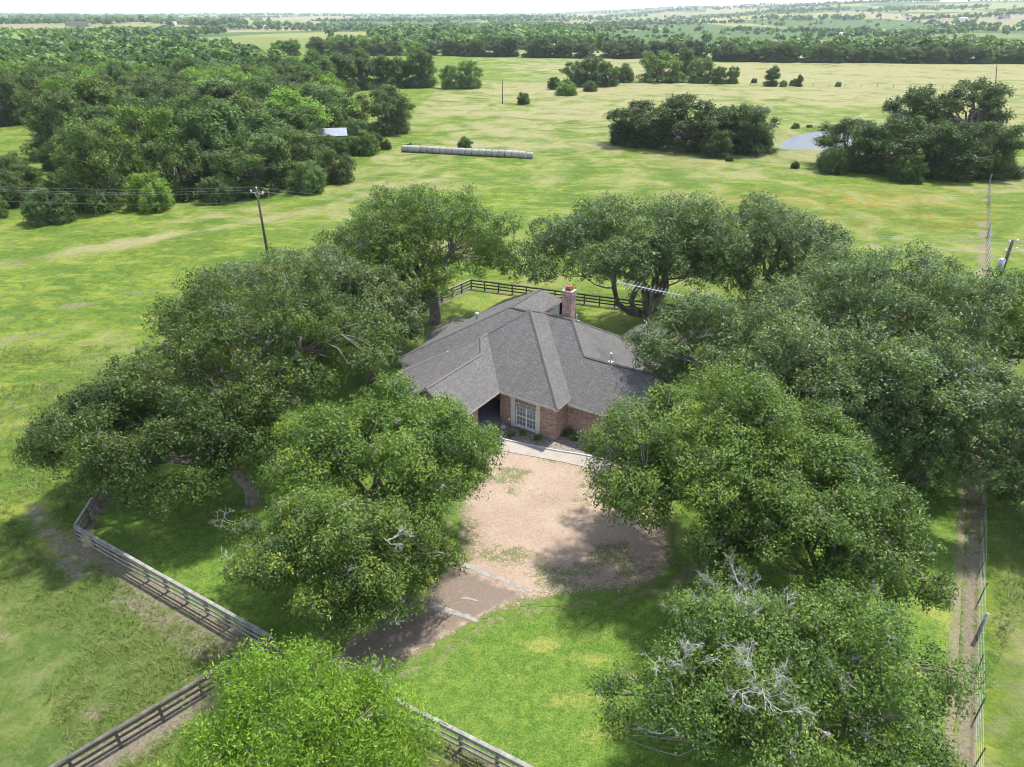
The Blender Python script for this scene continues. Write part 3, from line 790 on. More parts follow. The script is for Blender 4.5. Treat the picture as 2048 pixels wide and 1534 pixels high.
# front window: frame, shutters, panes, transom
win = obj('window', None, house)
def part(name, mat, parent, *boxes):
    m = MB()
    for a, b in boxes: m.box(a, b)
    return obj(name, m.mesh(name, [MAT[mat]]), parent)
y0 = FW + 0.10
mid = (wx0 + wx1) / 2
part('frame', 'white', win, ((wx0, y0 - 0.05, 0.22), (wx0 + 0.05, y0 + 0.04, 1.86)), ((wx1 - 0.05, y0 - 0.05, 0.22), (wx1, y0 + 0.04, 1.86)), ((wx0 + 0.05, y0 - 0.05, 0.22), (wx1 - 0.05, y0 + 0.04, 0.28)),
     ((wx0 + 0.05, y0 - 0.05, 1.80), (wx1 - 0.05, y0 + 0.04, 1.86)), ((mid - 0.05, y0 - 0.02, 0.28), (mid + 0.05, y0 + 0.04, 1.80)), ((wx0 + 0.05, y0 - 0.045, 1.0), (mid - 0.05, y0 + 0.04, 1.07)), ((mid + 0.05, y0 - 0.045, 1.0), (wx1 - 0.05, y0 + 0.04, 1.07)))
part('sill', 'white', win, ((wx0 - 0.04, FW - 0.07, 0.16), (wx1 + 0.04, y0 - 0.05, 0.215)))
pw = (mid - 0.05 - wx0 - 0.05) / 3
pm = None; mb = []
for side in (wx0 + 0.05, mid + 0.05):
    for i in range(3):
        for j in range(2):
            for zb, zh in ((0.28, 0.36), (1.07, 0.365)):
                if pm is None: mm = MB(); mm.box((0.01, 0, 0.01), (pw - 0.01, 0.012, 0.35)); pm = mm.mesh('pane', [MAT['glass']])
                obj('pane', pm, win, (side + i * pw, y0 + 0.005, zb + j * zh))
        if i: mb.append(((side + i * pw - 0.007, y0 - 0.025, 0.28), (side + i * pw + 0.007, y0 + 0.004, 1.0))); mb.append(((side + i * pw - 0.007, y0 - 0.025, 1.07), (side + i * pw + 0.007, y0 + 0.004, 1.80)))
    for zz in (0.64, 1.435): mb.append(((side, y0 - 0.023, zz - 0.007), (side + 3 * pw, y0 + 0.003, zz + 0.007)))
part('glazing_bars', 'white', win, *mb)
part('curtain', 'curtain', win, ((wx0, y0 + 0.09, 0.22), (wx1, y0 + 0.10, 1.86)))
part('transom_glass', 'glass', win, ((wx0, y0 + 0.0, 2.16), (wx1, y0 + 0.02, 2.5)))
part('transom_bars', 'white', win, *[((wx0 + k * 0.17 - 0.008, y0 - 0.02, 2.16), (wx0 + k * 0.17 + 0.008, y0 - 0.001, 2.5)) for k in range(1, 10)], ((wx0, y0 - 0.018, 2.32), (wx1, y0 - 0.002, 2.336)), ((wx0, FW - 0.01, 2.14), (wx1, y0 - 0.03, 2.17)))
for a, b in ((wx0 - 0.40, wx0 - 0.04), (wx1 + 0.04, wx1 + 0.38)):
    sh = part('shutter', 'trim', win, ((a, FW - 0.06, 0.02), (b, FW - 0.003, 2.6)))
    part('shutter_batten', 'trim', sh, ((a + 0.15, FW - 0.075, 0.05), (a + 0.19, FW - 0.0605, 2.57)))
part('wall_lamp', 'white', house, ((-0.42, FW - 0.16, 2.45), (-0.28, FW - 0.003, 2.6)))
part('meter_box', 'white', house, ((-4.30, FW - 0.10, 0.45), (-4.18, FW - 0.003, 0.62)))
# chimney
cb = hl(1131.5, 640, 5.9)
m = MB()
cx, cy = cb[0] - 0.12, cb[1] + 0.6
m.box((cx - 0.40, cy - 0.33, 3.0), (cx + 0.40, cy + 0.36, 7.75)); m.box((cx - 0.46, cy - 0.39, 7.75), (cx + 0.46, cy + 0.42, 7.98)); m.box((cx - 0.43, cy - 0.36, 7.98), (cx + 0.43, cy + 0.39, 8.08))
ch = obj('chimney', m.mesh('chimney', [MAT['brick']], uvbox=True), roof)
m = MB(); m.box((cx - 0.47, cy - 0.40, 8.08), (cx + 0.47, cy + 0.43, 8.16)); obj('chimney_crown', m.mesh('chimney_crown', [MAT['concrete']]), roof)
m = MB(); m.box((cx - 0.24, cy - 0.22, 8.16), (cx + 0.24, cy + 0.25, 8.38)); m.box((cx - 0.20, cy - 0.17, 8.38), (cx + 0.19, cy + 0.20, 8.46))
obj('chimney_cowl', m.mesh('chimney_cowl', [MAT['rust']]), roof)
# vents through the roof
def vent(px, py, z, h=0.45, r=0.07, head=True, mat='galv'):
    p = hl(px, py, z); m = MB(); m.tube([(p[0], p[1], z - 0.5), (p[0], p[1], z + h)], r, 8)
    if head: m.tube([(p[0], p[1], z + h), (p[0], p[1], z + h + 0.05), (p[0], p[1], z + h + 0.18), (p[0], p[1], z + h + 0.24)], [r * 1.2, r * 2.0, r * 2.0, r * 0.6], 8)
    m.box((p[0] - 0.18, p[1] - 0.2, z - 0.11), (p[0] + 0.18, p[1] + 0.2, z - 0.05))
    return obj('vent_pipe', m.mesh('vent_pipe', [MAT[mat]]), roof)
vent(954, 641, 4.6, 0.5, 0.08); vent(897, 716, 3.75, 0.35, 0.07); vent(1221, 722, 4.2, 0.45, 0.06); vent(1153, 640, 5.3, 0.5, 0.07, False); vent(1284, 684, 4.0, 0.15, 0.05, False)
vent(1120, 702, 4.5, 0.1, 0.12, False, 'rust')
# downspout at the porch corner
# ================================================================ television antenna behind the house
ab = hl(1300, 690, 0.0)
def antenna():
    t0 = P(1303, 583, 9.0)
    o = tag(empty('television_antenna', (t0[0], t0[1], 0)), 'tall thin pole carrying a silver spiky television antenna above the roof', 'antenna')
    m = MB(); m.tube([(0, 0, 0.0), (0, 0, 9.1)], 0.035, 6); obj('mast', m.mesh('mast', [MAT['postwood']]), o)
    d = np.array([0.92, -0.39, 0]); s = np.array([0.39, 0.92, 0])
    a = -d * 2.6; b = d * 2.3; zz = np.array([0, 0, 9.0])
    m = MB(); m.beam(a + zz + (0, 0, 0.35), b + zz, 0.05, 0.05); obj('boom', m.mesh('boom', [MAT['galv']]), o)
    for k in range(19):
        t = k / 18; c = a * (1 - t) + b * t + zz + np.array([0, 0, 0.35 * (1 - t)]); L = 0.42 + 0.55 * (abs(t - 0.25) < 0.12) + 0.35 * t
        m = MB(); m.tube([c - s * L + (0, 0, rng.normal(0, 0.05)), c, c + s * L + (0, 0, rng.normal(0, 0.05))], 0.011, 4); obj('element', m.mesh('element', [MAT['galv']]), o)
    return o
antenna()
#@@TREES
# ================================================================ trees
def crown_lobes(r, c, rx, ry, z0, z1, n, drop=0.20):
    """boughs on an uneven dome, each broken into smaller lobes; returns (m,4): x, y, z, radius"""
    n1 = max(8, int(n * 0.40)); big = []
    zm = z0 + (z1 - z0) * 0.42
    ph = r.random(4) * 6.28; am = (0.07 + 0.12 * r.random(4)) * np.array([1, 1, 0.8, 0.6]); R = (rx + ry) / 2
    for i in range(n1):
        az = (i * 2.39996 + r.normal(0, 0.3)); w = (i + 0.5) / n1
        el = math.asin(min(0.97, -0.34 + 1.30 * w))
        k = 1 + sum(am[j] * math.sin((j + 1) * az + ph[j]) for j in range(4))
        f = (0.60 + 0.20 * r.random()) * k
        hz = (z1 - zm) if el > 0 else (zm - z0)
        rl = (0.24 + 0.13 * r.random()) * R
        z = zm + hz * (0.66 + 0.22 * r.random()) * math.sin(el)
        big.append((c[0] + rx * f * math.cos(el) * math.cos(az), c[1] + ry * f * math.cos(el) * math.sin(az), z, rl))
    for i in range(max(3, n // 9)):                     # stray boughs reaching past the dome
        az = r.random() * 6.28; el = -0.1 + 1.0 * r.random(); f = 0.86 + 0.14 * r.random()
        big.append((c[0] + rx * f * math.cos(el) * math.cos(az), c[1] + ry * f * math.cos(el) * math.sin(az), zm + (z1 - zm) * 0.9 * math.sin(el), (0.12 + 0.07 * r.random()) * R))
    out = []
    for b in big:
        m = int(r.integers(8, 12))
        for j in range(m):
            d = r.normal(size=3); d[2] = d[2] * 0.7 + 0.35; d /= np.linalg.norm(d)
            if r.random() < drop: continue
            q = b[3] * (0.30 + 0.24 * r.random())
            p = np.array(b[:3]) + d * b[3] * (0.62 + 0.42 * r.random()) * np.array([1, 1, 0.72])
            out.append((p[0], p[1], max(p[2], z0 * 0.7 + 0.25), q))
        out.append((b[0], b[1], b[2], b[3] * 0.55))
    return np.array(out)

def leaf_cloud(r, L, nleaf, size, per=14, spread=0.17, droop=0.25, aspect=0.55, squash=0.75, quad=False):
    """twig-sized bunches of leaves on the outside of every lobe; returns V, F, tint"""
    area = L[:, 3] ** 2; area = area / area.sum()
    nc = int(nleaf / per)
    li = r.choice(len(L), int(nc * 1.7), p=area)
    d = r.normal(size=(len(li), 3)); d[:, 2] += 0.35; d /= np.linalg.norm(d, axis=1)[:, None]
    rad = L[li, 3] * (0.62 + 0.45 * r.random(len(li)) ** 0.8 + 0.5 * (r.random(len(li)) < 0.06) * r.random(len(li)))
    cc = L[li, :3] + d * rad[:, None] * np.array([1, 1, squash])
    # drop bunches buried well inside other lobes
    dist = np.full(len(cc), 1e9)
    for k in range(len(L)):
        q = (cc - L[k, :3]) / np.array([1, 1, squash])
        s = np.linalg.norm(q, axis=1) / L[k, 3]
        dist = np.minimum(dist, np.where(li == k, 9, s))
    keep = np.where((dist > 0.62) | (r.random(len(cc)) < 0.18))[0][:nc]
    cc, d, li = cc[keep], d[keep], li[keep]
    n = len(cc)
    lt = r.random(len(L)) * 0.46 + 0.12 * vnoise(L[:, 0] * 0.4, L[:, 1] * 0.4, 3)
    tint = np.clip(lt[li] + r.random(n) * 0.30 + 0.05 * r.normal(size=n), 0, 0.73)
    tip = r.random(n) < 0.05 + 0.36 * (r.random(len(L)) < 0.24)[li]
    tint = np.where(tip, 0.78 + 0.2 * r.random(n), tint)
    ci = np.repeat(np.arange(n), per)
    # bunches lengthened along the twig
    tw = d + 0.7 * r.normal(size=(n, 3)); tw /= np.linalg.norm(tw, axis=1)[:, None]
    al = (r.random(len(ci)) - 0.4) * spread * 3.2
    p = cc[ci] + tw[ci] * al[:, None] + r.normal(size=(len(ci), 3)) * spread * 0.75
    nn = d[ci] * 0.60 + np.array([0, 0, 0.55]) + r.normal(size=(n, 3))[ci] * 0.22 + r.normal(size=(len(ci), 3)) * 0.5
    nn /= np.linalg.norm(nn, axis=1)[:, None]
    a = np.cross(nn, r.normal(size=nn.shape)); a /= np.linalg.norm(a, axis=1)[:, None] + 1e-9
    a[:, 2] -= droop; b = np.cross(nn, a); b /= np.linalg.norm(b, axis=1)[:, None] + 1e-9
    s = size * (0.65 + 0.7 * r.random(len(ci)))[:, None]
    if quad:
        V = np.stack([p - a * s * 0.5, p + b * s * aspect * 0.5 + a * s * 0.05, p + a * s * 0.6, p - b * s * aspect * 0.5 + a * s * 0.05], 1).reshape(-1, 3)
        F = np.arange(len(V)).reshape(-1, 4)
    else:
        V = np.stack([p - a * s * 0.45 - b * s * aspect * 0.5, p - a * s * 0.45 + b * s * aspect * 0.5, p + a * s * 0.6], 1).reshape(-1, 3)
        F = np.arange(len(V)).reshape(-1, 3)
    tl = np.clip(tint[ci] + r.normal(0, 0.05, len(ci)), 0, 1)
    return V, F, tl

def crown_mesh(name, r, L, nleaf, size, mat, **kw):
    V, F, tl = leaf_cloud(r, L, nleaf, size, **kw)
    return mesh_np(name, V, F, [mat], False, {'tint': ('FACE', tl)})

def bend(a, b, r, k=0.12, n=6, up=0.0):
    a = np.array(a, float); b = np.array(b, float); L = np.linalg.norm(b - a)
    t = np.linspace(0, 1, n)[:, None]
    w = np.zeros((n, 3)); off = r.normal(size=3) * k * L; off2 = r.normal(size=3) * k * L * 0.6
    w = np.sin(t * math.pi) * off + np.sin(t * 2 * math.pi) * off2
    w[:, 2] += (np.sin(t * math.pi) * up * L)[:, 0]
    return a + (b - a) * t + w

def twig_spray(m, r, p, d, length, rad, levels=3, k=4, sides=3):
    """forked bare twigs"""
    d = d / np.linalg.norm(d)
    pts = [np.array(p, float)]
    for i in range(3):
        d = d + r.normal(size=3) * 0.22; d /= np.linalg.norm(d); pts.append(pts[-1] + d * length / 3)
    m.tube(pts, np.linspace(rad, rad * 0.55, 4), sides, cap=False)
    if levels > 0:
        for i in range(k):
            q = pts[1 + int(r.integers(0, 3))] ; dd = d + r.normal(size=3) * 0.62
            twig_spray(m, r, q, dd, length * (0.50 + 0.22 * r.random()), rad * 0.58, levels - 1, k, sides)

def oak(label, base, ctr, rx, ry, z0, z1, nleaf, mat='oak', color=(1, 1, 1), fork=2.2, tr=0.42, seed=1, nl=46, size=0.17, dead=(), grey=14, name='oak_tree', extra=None, kw=None, limbs=None):
    r = np.random.default_rng(seed)
    root = tag(empty(name, (base[0], base[1], 0)), label, 'tree', 'oaks round the house')
    b = np.array([base[0], base[1], 0.0]); c = np.array([ctr[0], ctr[1]]) - b[:2]
    L = crown_lobes(r, c, rx, ry, z0, z1, nl)
    if extra is not None: L = np.concatenate([L, np.array(extra) - np.array([b[0], b[1], 0, 0])])
    top = np.array([c[0] * 0.16, c[1] * 0.16, fork])
    m = MB(); tp = bend((0, 0, -0.15), top, r, 0.05, 6)
    m.tube(tp, [tr * 1.6, tr * 1.15, tr * 1.0, tr * 0.95, tr * 0.95, tr * 1.0], 10)
    obj('trunk', m.mesh('trunk', [MAT['bark']], True), root)
    # main limbs, each feeding the lobes nearest to its tip
    nm = limbs or 7
    az0 = r.random() * 6.28; tips = []
    for i in range(nm):
        a = az0 + i * 6.283 / nm + r.normal(0, 0.2); q = 0.50 if i % 2 else 0.36
        tips.append(np.array([c[0] + rx * q * math.cos(a), c[1] + ry * q * math.sin(a), z0 + (z1 - z0) * (0.38 + 0.25 * r.random())]))
    own = np.argmin([[np.linalg.norm(l[:3] - t) for t in tips] for l in L], 1)
    for i, t in enumerate(tips):
        m = MB(); pts = bend(top - np.array([0, 0, 0.25]), t, r, 0.09, 7, 0.05)
        m.tube(pts, np.linspace(tr * 0.62, tr * 0.26, 7), 7)
        for l in L[own == i][::5]:
            s = pts[int(r.integers(3, 7))]
            e = l[:3] + np.array([0, 0, l[3] * 0.1]); br = bend(s, e, r, 0.10, 5, 0.03)
            m.tube(br, np.linspace(tr * 0.17, 0.025, 5), 5, cap=False)
            for q in range(2):
                dd = r.normal(size=3); dd[2] += 0.4; dd /= np.linalg.norm(dd)
                m.tube(bend(br[3], l[:3] + dd * l[3] * 0.95, r, 0.08, 4), [0.045, 0.035, 0.025, 0.012], 4, cap=False)
        obj('limb', m.mesh('limb', [MAT['bark']], True), root)
    crown = obj('crown', crown_mesh('crown', r, L, nleaf, size, MAT[mat], **(kw or {})), root)
    crown.color = (*color, 1)
    # grey bare twigs poking out of the leaves, and whole dead boughs
    if grey:
        m = MB()
        for i in range(int(grey * 1.6)):
            l = L[int(r.integers(0, len(L)))]
            dd = r.normal(size=3); dd[2] = abs(dd[2]) * 0.8 + 0.2; dd[1] -= 0.4; dd /= np.linalg.norm(dd)
            twig_spray(m, r, l[:3] + dd * l[3] * 0.6, dd, max(0.45, l[3] * 0.5), 0.016, 2, 4)
        obj('bare_twigs', m.mesh('bare_twigs', [MAT['greytwig']]), root)['kind'] = 'stuff'
    for (px, py, z, sp, n, mt) in dead:
        m = MB(); p = P(px, py, z) - b
        for k in range(n):
            q = p + np.array([r.normal(0, sp * 0.5), r.normal(0, sp * 0.5), r.normal(0, sp * 0.2) - sp * 0.4])
            hub = p - np.array([0, 0, sp * 0.75])
            dd = q - hub + r.normal(size=3) * sp * 0.25; dd[2] = abs(dd[2]) + sp * 0.35
            m.tube(bend(hub, q, r, 0.08, 4), [0.026, 0.023, 0.020, 0.018], 3, cap=False)
            twig_spray(m, r, q, dd, sp * 0.55, 0.017, 3, 4)
        obj('dead_branches', m.mesh('dead_branches', [MAT[mt]]), root)['kind'] = 'stuff'
    return root

def at(px, py, z): return P(px, py, z)[:2]
oak('broad oak with spreading crown behind the house, trunk ringed with mulch, left of the chimney', P(870, 645), at(838, 500, 7.4), 8.7, 7.8, 2.8, 12.6, 105000, 'oak2', (0.95, 1.0, 0.92), 3.0, 0.55, 2, 50, 0.17, grey=14, dead=((800, 580, 6.0, 1.0, 3, 'greytwig'),))
oak('grey-green oak beside the pasture, its crown in front of the left utility pole', at(590, 790, 0), at(575, 612, 6.0), 7.8, 6.8, 1.6, 10.4, 88000, 'oak', (0.98, 1.0, 1.0), 2.2, 0.4, 3, 44, 0.165, dead=((610, 560, 8.6, 0.8, 3, 'greytwig'),))
oak('grey-green oak between the house roof and the pasture oak, shading the left lawn', at(745, 760, 0), at(725, 632, 5.4), 5.3, 5.5, 1.4, 9.4, 60000, 'oak', (1.0, 1.0, 0.96), 2.0, 0.36, 4, 34, 0.18, dead=((700, 560, 7.6, 0.7, 3, 'greytwig'),))
oak('tall dark oak with an exposed upright trunk, behind the leaning trunk on the left lawn', at(555, 930, 0), at(520, 705, 7.0), 9.0, 6.6, 2.8, 12.0, 96000, 'oak2', (0.72, 0.74, 0.68), 4.6, 0.42, 5, 52, 0.158, dead=((560, 740, 8.0, 0.9, 3, 'greytwig'), (500, 690, 8.4, 0.8, 3, 'greytwig')))
oak('dark wide oak with a leaning forked trunk, its boughs hanging over the fence corner', P(508, 1003), at(300, 872, 5.0), 7.2, 4.6, 2.4, 7.8, 88000, 'oak2', (0.62, 0.66, 0.60), 2.9, 0.38, 6, 46, 0.152, limbs=8, extra=[(*P(480, 800, 7.0)[:2], 6.6, 1.7), (*P(430, 860, 6.2)[:2], 6.0, 1.6), (*P(400, 960, 4.2)[:2], 4.0, 1.4), (*P(340, 985, 3.6)[:2], 3.4, 1.3), (*P(510, 780, 8.0)[:2], 7.6, 1.4)])
oak('bright green oak in front of the porch roof, overhanging the dirt drive', at(760, 1075, 0), at(785, 915, 5.2), 6.3, 5.6, 1.8, 8.9, 112000, 'oak2', (1.0, 1.08, 0.82), 2.2, 0.36, 7, 50, 0.138, dead=((850, 830, 7.6, 0.9, 4, 'greytwig'), (640, 940, 6.0, 0.7, 3, 'greytwig')))
oak('thinning oak with grey bare twigs, between the board fence and the dark patch of drive', at(655, 1230, 0), at(690, 1115, 4.2), 5.6, 3.7, 1.0, 7.8, 80000, 'oak2', (1.0, 1.0, 0.86), 1.9, 0.32, 8, 42, 0.130, grey=26,
    extra=[(*P(830, 1140, 3.6)[:2], 3.4, 1.2), (*P(800, 1185, 3.0)[:2], 2.7, 1.1), (*P(850, 1095, 4.2)[:2], 3.8, 1.2), (*P(790, 1120, 4.6)[:2], 4.2, 1.3), (*P(740, 1170, 3.8)[:2], 3.4, 1.2), (*P(480, 1055, 3.6)[:2], 3.3, 0.8), (*P(520, 1090, 3.6)[:2], 3.3, 0.9), (*P(770, 1210, 2.8)[:2], 2.5, 0.9)],
    dead=((475, 1040, 3.8, 0.9, 7, 'greytwig'), (800, 1190, 3.5, 0.8, 7, 'deadwood'), (600, 1210, 3.2, 0.6, 4, 'greytwig'), (680, 1150, 5.0, 0.6, 4, 'greytwig'), (770, 1060, 7.0, 0.8, 4, 'greytwig'), (780, 1230, 2.9, 0.8, 4, 'greytwig')))
oak('oak with a black many-forked trunk standing clear behind the roof, beside the antenna', P(1293, 666), at(1290, 503, 7.8), 9.6, 7.6, 3.8, 11.8, 104000, 'oak', (0.9, 1.0, 0.86), 2.0, 0.55, 9, 78, 0.185, grey=10, limbs=8, dead=((1150, 575, 7.0, 0.7, 2, 'deadwood'),))
oak('dense oak at the back fence, right of the black-trunked oak', at(1520, 640, 0), at(1515, 497, 7.0), 9.4, 6.8, 1.6, 11.2, 84000, 'oak', (0.86, 0.93, 0.84), 2.6, 0.42, 10, 54, 0.185, extra=[(*P(1470, 560, 4.2)[:2], 4.2, 1.9), (*P(1530, 575, 3.8)[:2], 3.8, 1.9), (*P(1430, 530, 5.2)[:2], 5.4, 1.7), (*P(1580, 560, 4.2)[:2], 4.2, 1.8), (*P(1500, 590, 2.6)[:2], 2.4, 1.6)])
oak('rounded silver-green oak covering the right end of the roof', at(1500, 890, 0), at(1490, 735, 6.0), 7.6, 6.4, 1.6, 10.8, 100000, 'oak', (1.0, 1.06, 0.94), 2.4, 0.42, 11, 50, 0.152, dead=((1400, 660, 8.6, 0.7, 3, 'greytwig'),))
oak('large silver-green oak right of the roof, in line with the power wires', at(1740, 760, 0), at(1735, 632, 6.6), 9.8, 7.4, 1.6, 11.6, 100000, 'oak', (0.95, 1.03, 0.90), 2.4, 0.45, 12, 54, 0.165)
oak('oak with a hole of sunlit lawn showing through it, right of the yard', at(1840, 960, 0), at(1790, 800, 5.8), 6.6, 5.4, 1.0, 10.2, 80000, 'oak', (0.92, 1.0, 0.88), 2.4, 0.4, 13, 42, 0.165, extra=[(*P(1830, 930, 2.4)[:2], 2.4, 1.5), (*P(1785, 925, 2.4)[:2], 2.4, 1.5), (*P(1875, 905, 2.8)[:2], 2.8, 1.5), (*P(1850, 960, 1.6)[:2], 1.7, 1.2)])
oak('small oak under the transformer pole, at the edge of the picture', at(2010, 760, 0), at(2005, 640, 5.5), 6.4, 5.6, 0.8, 9.2, 46000, 'oak2', (0.95, 0.98, 0.82), 2.0, 0.34, 14, 34, 0.18)
oak('grey-leaved oak beside the wire fence, below the transformer pole', at(2030, 985, 0), at(1995, 865, 4.8), 6.2, 5.4, 0.4, 9.0, 60000, 'oak', (0.92, 0.98, 0.95), 2.0, 0.34, 15, 36, 0.165, extra=[(*P(2005, 955, 2.2)[:2], 2.2, 1.5), (*P(1955, 930, 2.4)[:2], 2.4, 1.4), (*P(2045, 950, 2.2)[:2], 2.2, 1.5), (*P(2025, 985, 1.5)[:2], 1.5, 1.2)])
oak('big leafy oak shading the right side of the dirt drive', at(1470, 1085, 0), at(1450, 938, 5.6), 6.9, 5.9, 1.9, 10.0, 116000, 'oak2', (0.98, 1.02, 0.84), 2.3, 0.42, 16, 52, 0.138, dead=((1330, 870, 7.2, 0.6, 3, 'greytwig'), (1560, 960, 7.5, 0.8, 3, 'greytwig')))
oak('oak between the drive oak and the wire fence, with fine feathery twigs', at(1720, 1260, 0), at(1650, 1080, 5.2), 5.1, 4.8, 1.4, 9.4, 100000, 'oak2', (0.86, 0.92, 0.80), 2.2, 0.38, 17, 48, 0.136, grey=22, dead=((1650, 1010, 7.8, 0.7, 4, 'greytwig'), (1760, 1180, 6.0, 0.7, 3, 'greytwig')))
oak('big oak with bleached dead branches on top, nearest the camera on the right', at(1590, 1560, 0), at(1570, 1385, 4.6), 6.6, 4.2, 1.0, 8.0, 125000, 'oak2', (0.94, 1.02, 0.90), 2.0, 0.4, 18, 56, 0.118, grey=34,
    extra=[(*P(1505, 1225, 6.0)[:2], 5.6, 1.2), (*P(1460, 1240, 5.6)[:2], 5.2, 1.1), (*P(1550, 1235, 5.6)[:2], 5.2, 1.1)],
    dead=((1505, 1205, 7.1, 1.25, 20, 'deadwood'), (1395, 1315, 6.9, 0.85, 9, 'deadwood'), (1525, 1340, 8.1, 1.05, 13, 'deadwood'), (1690, 1330, 7.2, 0.7, 4, 'greytwig'), (1310, 1450, 5.4, 0.5, 3, 'deadwood'), (1840, 1440, 5.4, 0.5, 3, 'greytwig'), (1630, 1430, 6.6, 0.6, 4, 'deadwood'), (1420, 1400, 6.0, 0.6, 4, 'greytwig'), (1740, 1400, 6.2, 0.7, 4, 'greytwig')))
oak('bright yellow-green pecan tree by the gate, nearest the camera', at(600, 1660, 0), at(570, 1480, 6.2), 4.0, 3.2, 2.6, 8.8, 78000, 'pecan', (1, 1, 1), 2.6, 0.26, 19, 62, 0.118, grey=7, extra=[(*P(585, 1400, 8.0)[:2], 7.4, 1.3), (*P(560, 1440, 8.0)[:2], 7.2, 1.3), (*P(640, 1430, 7.6)[:2], 6.8, 1.3), (*P(600, 1500, 7.0)[:2], 6.4, 1.4), (*P(520, 1480, 6.6)[:2], 6.0, 1.2), (*P(690, 1490, 6.6)[:2], 6.0, 1.2)], name='pecan_tree', kw=dict(per=16, spread=0.20, droop=0.55, aspect=0.34, quad=True), dead=((760, 1380, 6.0, 0.5, 2, 'greytwig'),))

# ---------------------------------------------------------------- woodland trees: prototypes, then one copy per tree
def wood_proto(name, seed, kind):
    r = np.random.default_rng(seed)
    root = empty(name)
    h = 10.0; rx = 5.0
    z0 = {'round': 0.5, 'tall': 0.9, 'bush': 0.0, 'open': 2.6}[kind]
    L = crown_lobes(r, (0, 0), rx, rx * (0.9 + 0.2 * r.random()), z0, h if kind != 'bush' else 6.5, {'round': 36, 'tall': 40, 'bush': 34, 'open': 30}[kind])
    if kind in ('round', 'bush', 'tall'):
        ring = []
        for i in range(26):
            a = i * 0.4834 + r.normal(0, 0.2); f = rx * (0.42 + 0.46 * r.random()); q = 0.7 + 1.0 * r.random()
            ring.append((f * math.cos(a), f * math.sin(a), q * 0.6 + 2.2 * r.random() * (1.15 - f / rx), q))
        L = np.concatenate([L, np.array(ring)])
    if kind == 'tall': L[:, :2] *= 0.72
    m = MB(); m.tube(bend((0, 0, -0.2), (0.2, 0, h * 0.5), r, 0.04, 5), [0.5, 0.36, 0.32, 0.28, 0.2], 7)
    for l in L[::6]:
        m.tube(bend((0.1, 0, z0 + 0.8 + r.random() * 1.5), l[:3], r, 0.1, 4), [0.18, 0.13, 0.09, 0.04], 4, cap=False)
    obj('trunk', m.mesh('trunk', [MAT['bark']], True), root)
    obj('crown', crown_mesh('crown', r, L, 24000, 0.31, MAT['wood'], per=12, spread=0.25), root)
    return root
PROTO = [('round', wood_proto('oak_tree', 101, 'round')), ('round', wood_proto('oak_tree', 102, 'round')), ('tall', wood_proto('pecan_tree', 103, 'tall')), ('bush', wood_proto('bush', 104, 'bush')),
         ('open', wood_proto('oak_tree', 105, 'open')), ('round', wood_proto('oak_tree', 106, 'round')), ('bush', wood_proto('bush', 107, 'bush')), ('tall', wood_proto('pecan_tree', 108, 'tall'))]
used = set()
NTREE = [0]
def plant(k, x, y, wid, hgt, color, label, group=None, cat=None, name=None, z=None):
    """one tree of prototype k: crown width wid, height hgt"""
    kind, pr = PROTO[k]
    if k in used: t = copy_tree(pr)
    else: t = pr; used.add(k)
    if name: t.name = name
    if kind == 'bush': hgt = min(hgt, 0.72 * wid)
    h0 = 6.5 if kind == 'bush' else 10.0; w0 = 7.6 if kind == 'tall' else 10.4
    t.location = (x, y, float(terrain(x, y)) - 0.05 if z is None else z)
    t.scale = (wid / w0, wid / w0 * (0.9 + 0.2 * rng.random()), hgt / h0)
    t.rotation_euler = (0, 0, rng.random() * 6.28)
    for ch in t.children:
        if ch.name.startswith('crown'): ch.color = (*color, 1)
    tag(t, label, cat or ('bush' if kind == 'bush' else 'tree'), group)
    if 'group' in t.keys() and not group: del t['group']
    NTREE[0] += 1
    return t
def ordn(k): return f"{k}{'th' if 10 < k % 100 < 14 else {1: 'st', 2: 'nd', 3: 'rd'}.get(k % 10, 'th')}"
def jit(c, a=0.12):
    k = 1 + a * rng.normal()
    return tuple(float(np.clip(v * k * (1 + 0.35 * a * rng.normal()), 0.3, 2.4)) for v in c)
DK = (0.72, 0.78, 0.70); MD = (1.0, 1.05, 0.85); BR_ = (1.55, 1.75, 0.95); GR = (1.05, 1.08, 1.15)

# the clumps and single trees in the pasture, left to right
def pt(k, px, py, wpx, hm, col, label, group=None, **kw):
    p = P(px, py, 0); depth = (p - np.array([0, 0, HCAM])) @ _F
    return plant(k, p[0], p[1], wpx * depth / FPX, hm, jit(col, 0.05), label, group, **kw)
pt(0, 775, 265, 100, 11.5, (0.95, 1.0, 0.9), 'round single oak in the pasture at the end of the wood, above the hay bales')
pt(5, 695, 245, 85, 9.5, (0.75, 0.7, 0.72), 'dusky purple-grey oak touching the end of the wood behind the single round oak')
pt(2, 842, 174, 60, 14, (0.8, 0.88, 0.75), 'tallest dark tree at the right end of the pecan row')
for i, (x, y, w, h) in enumerate([(800, 174, 55, 11), (765, 176, 60, 12.5), (725, 178, 62, 14), (685, 182, 66, 14.5), (640, 188, 70, 14.5), (600, 196, 62, 12.5)]):
    pt(2 if i % 2 else 7, x, y, w, h, (0.85, 0.95, 0.8), ['shortest', 'second', 'third', 'fourth', 'fifth', 'sixth'][i] + ' tree in the pecan row, counting from the tall dark one at its right end' if i else 'short tree next to the tall dark one in the pecan row', 'pecan row across the pasture')
pt(0, 904, 177, 46, 9.0, (1.35, 1.5, 1.1), 'pale green tree, smaller of the pair standing alone in the pasture')
pt(1, 938, 176, 60, 11.0, (1.35, 1.5, 1.1), 'pale green tree, larger of the pair standing alone in the pasture')
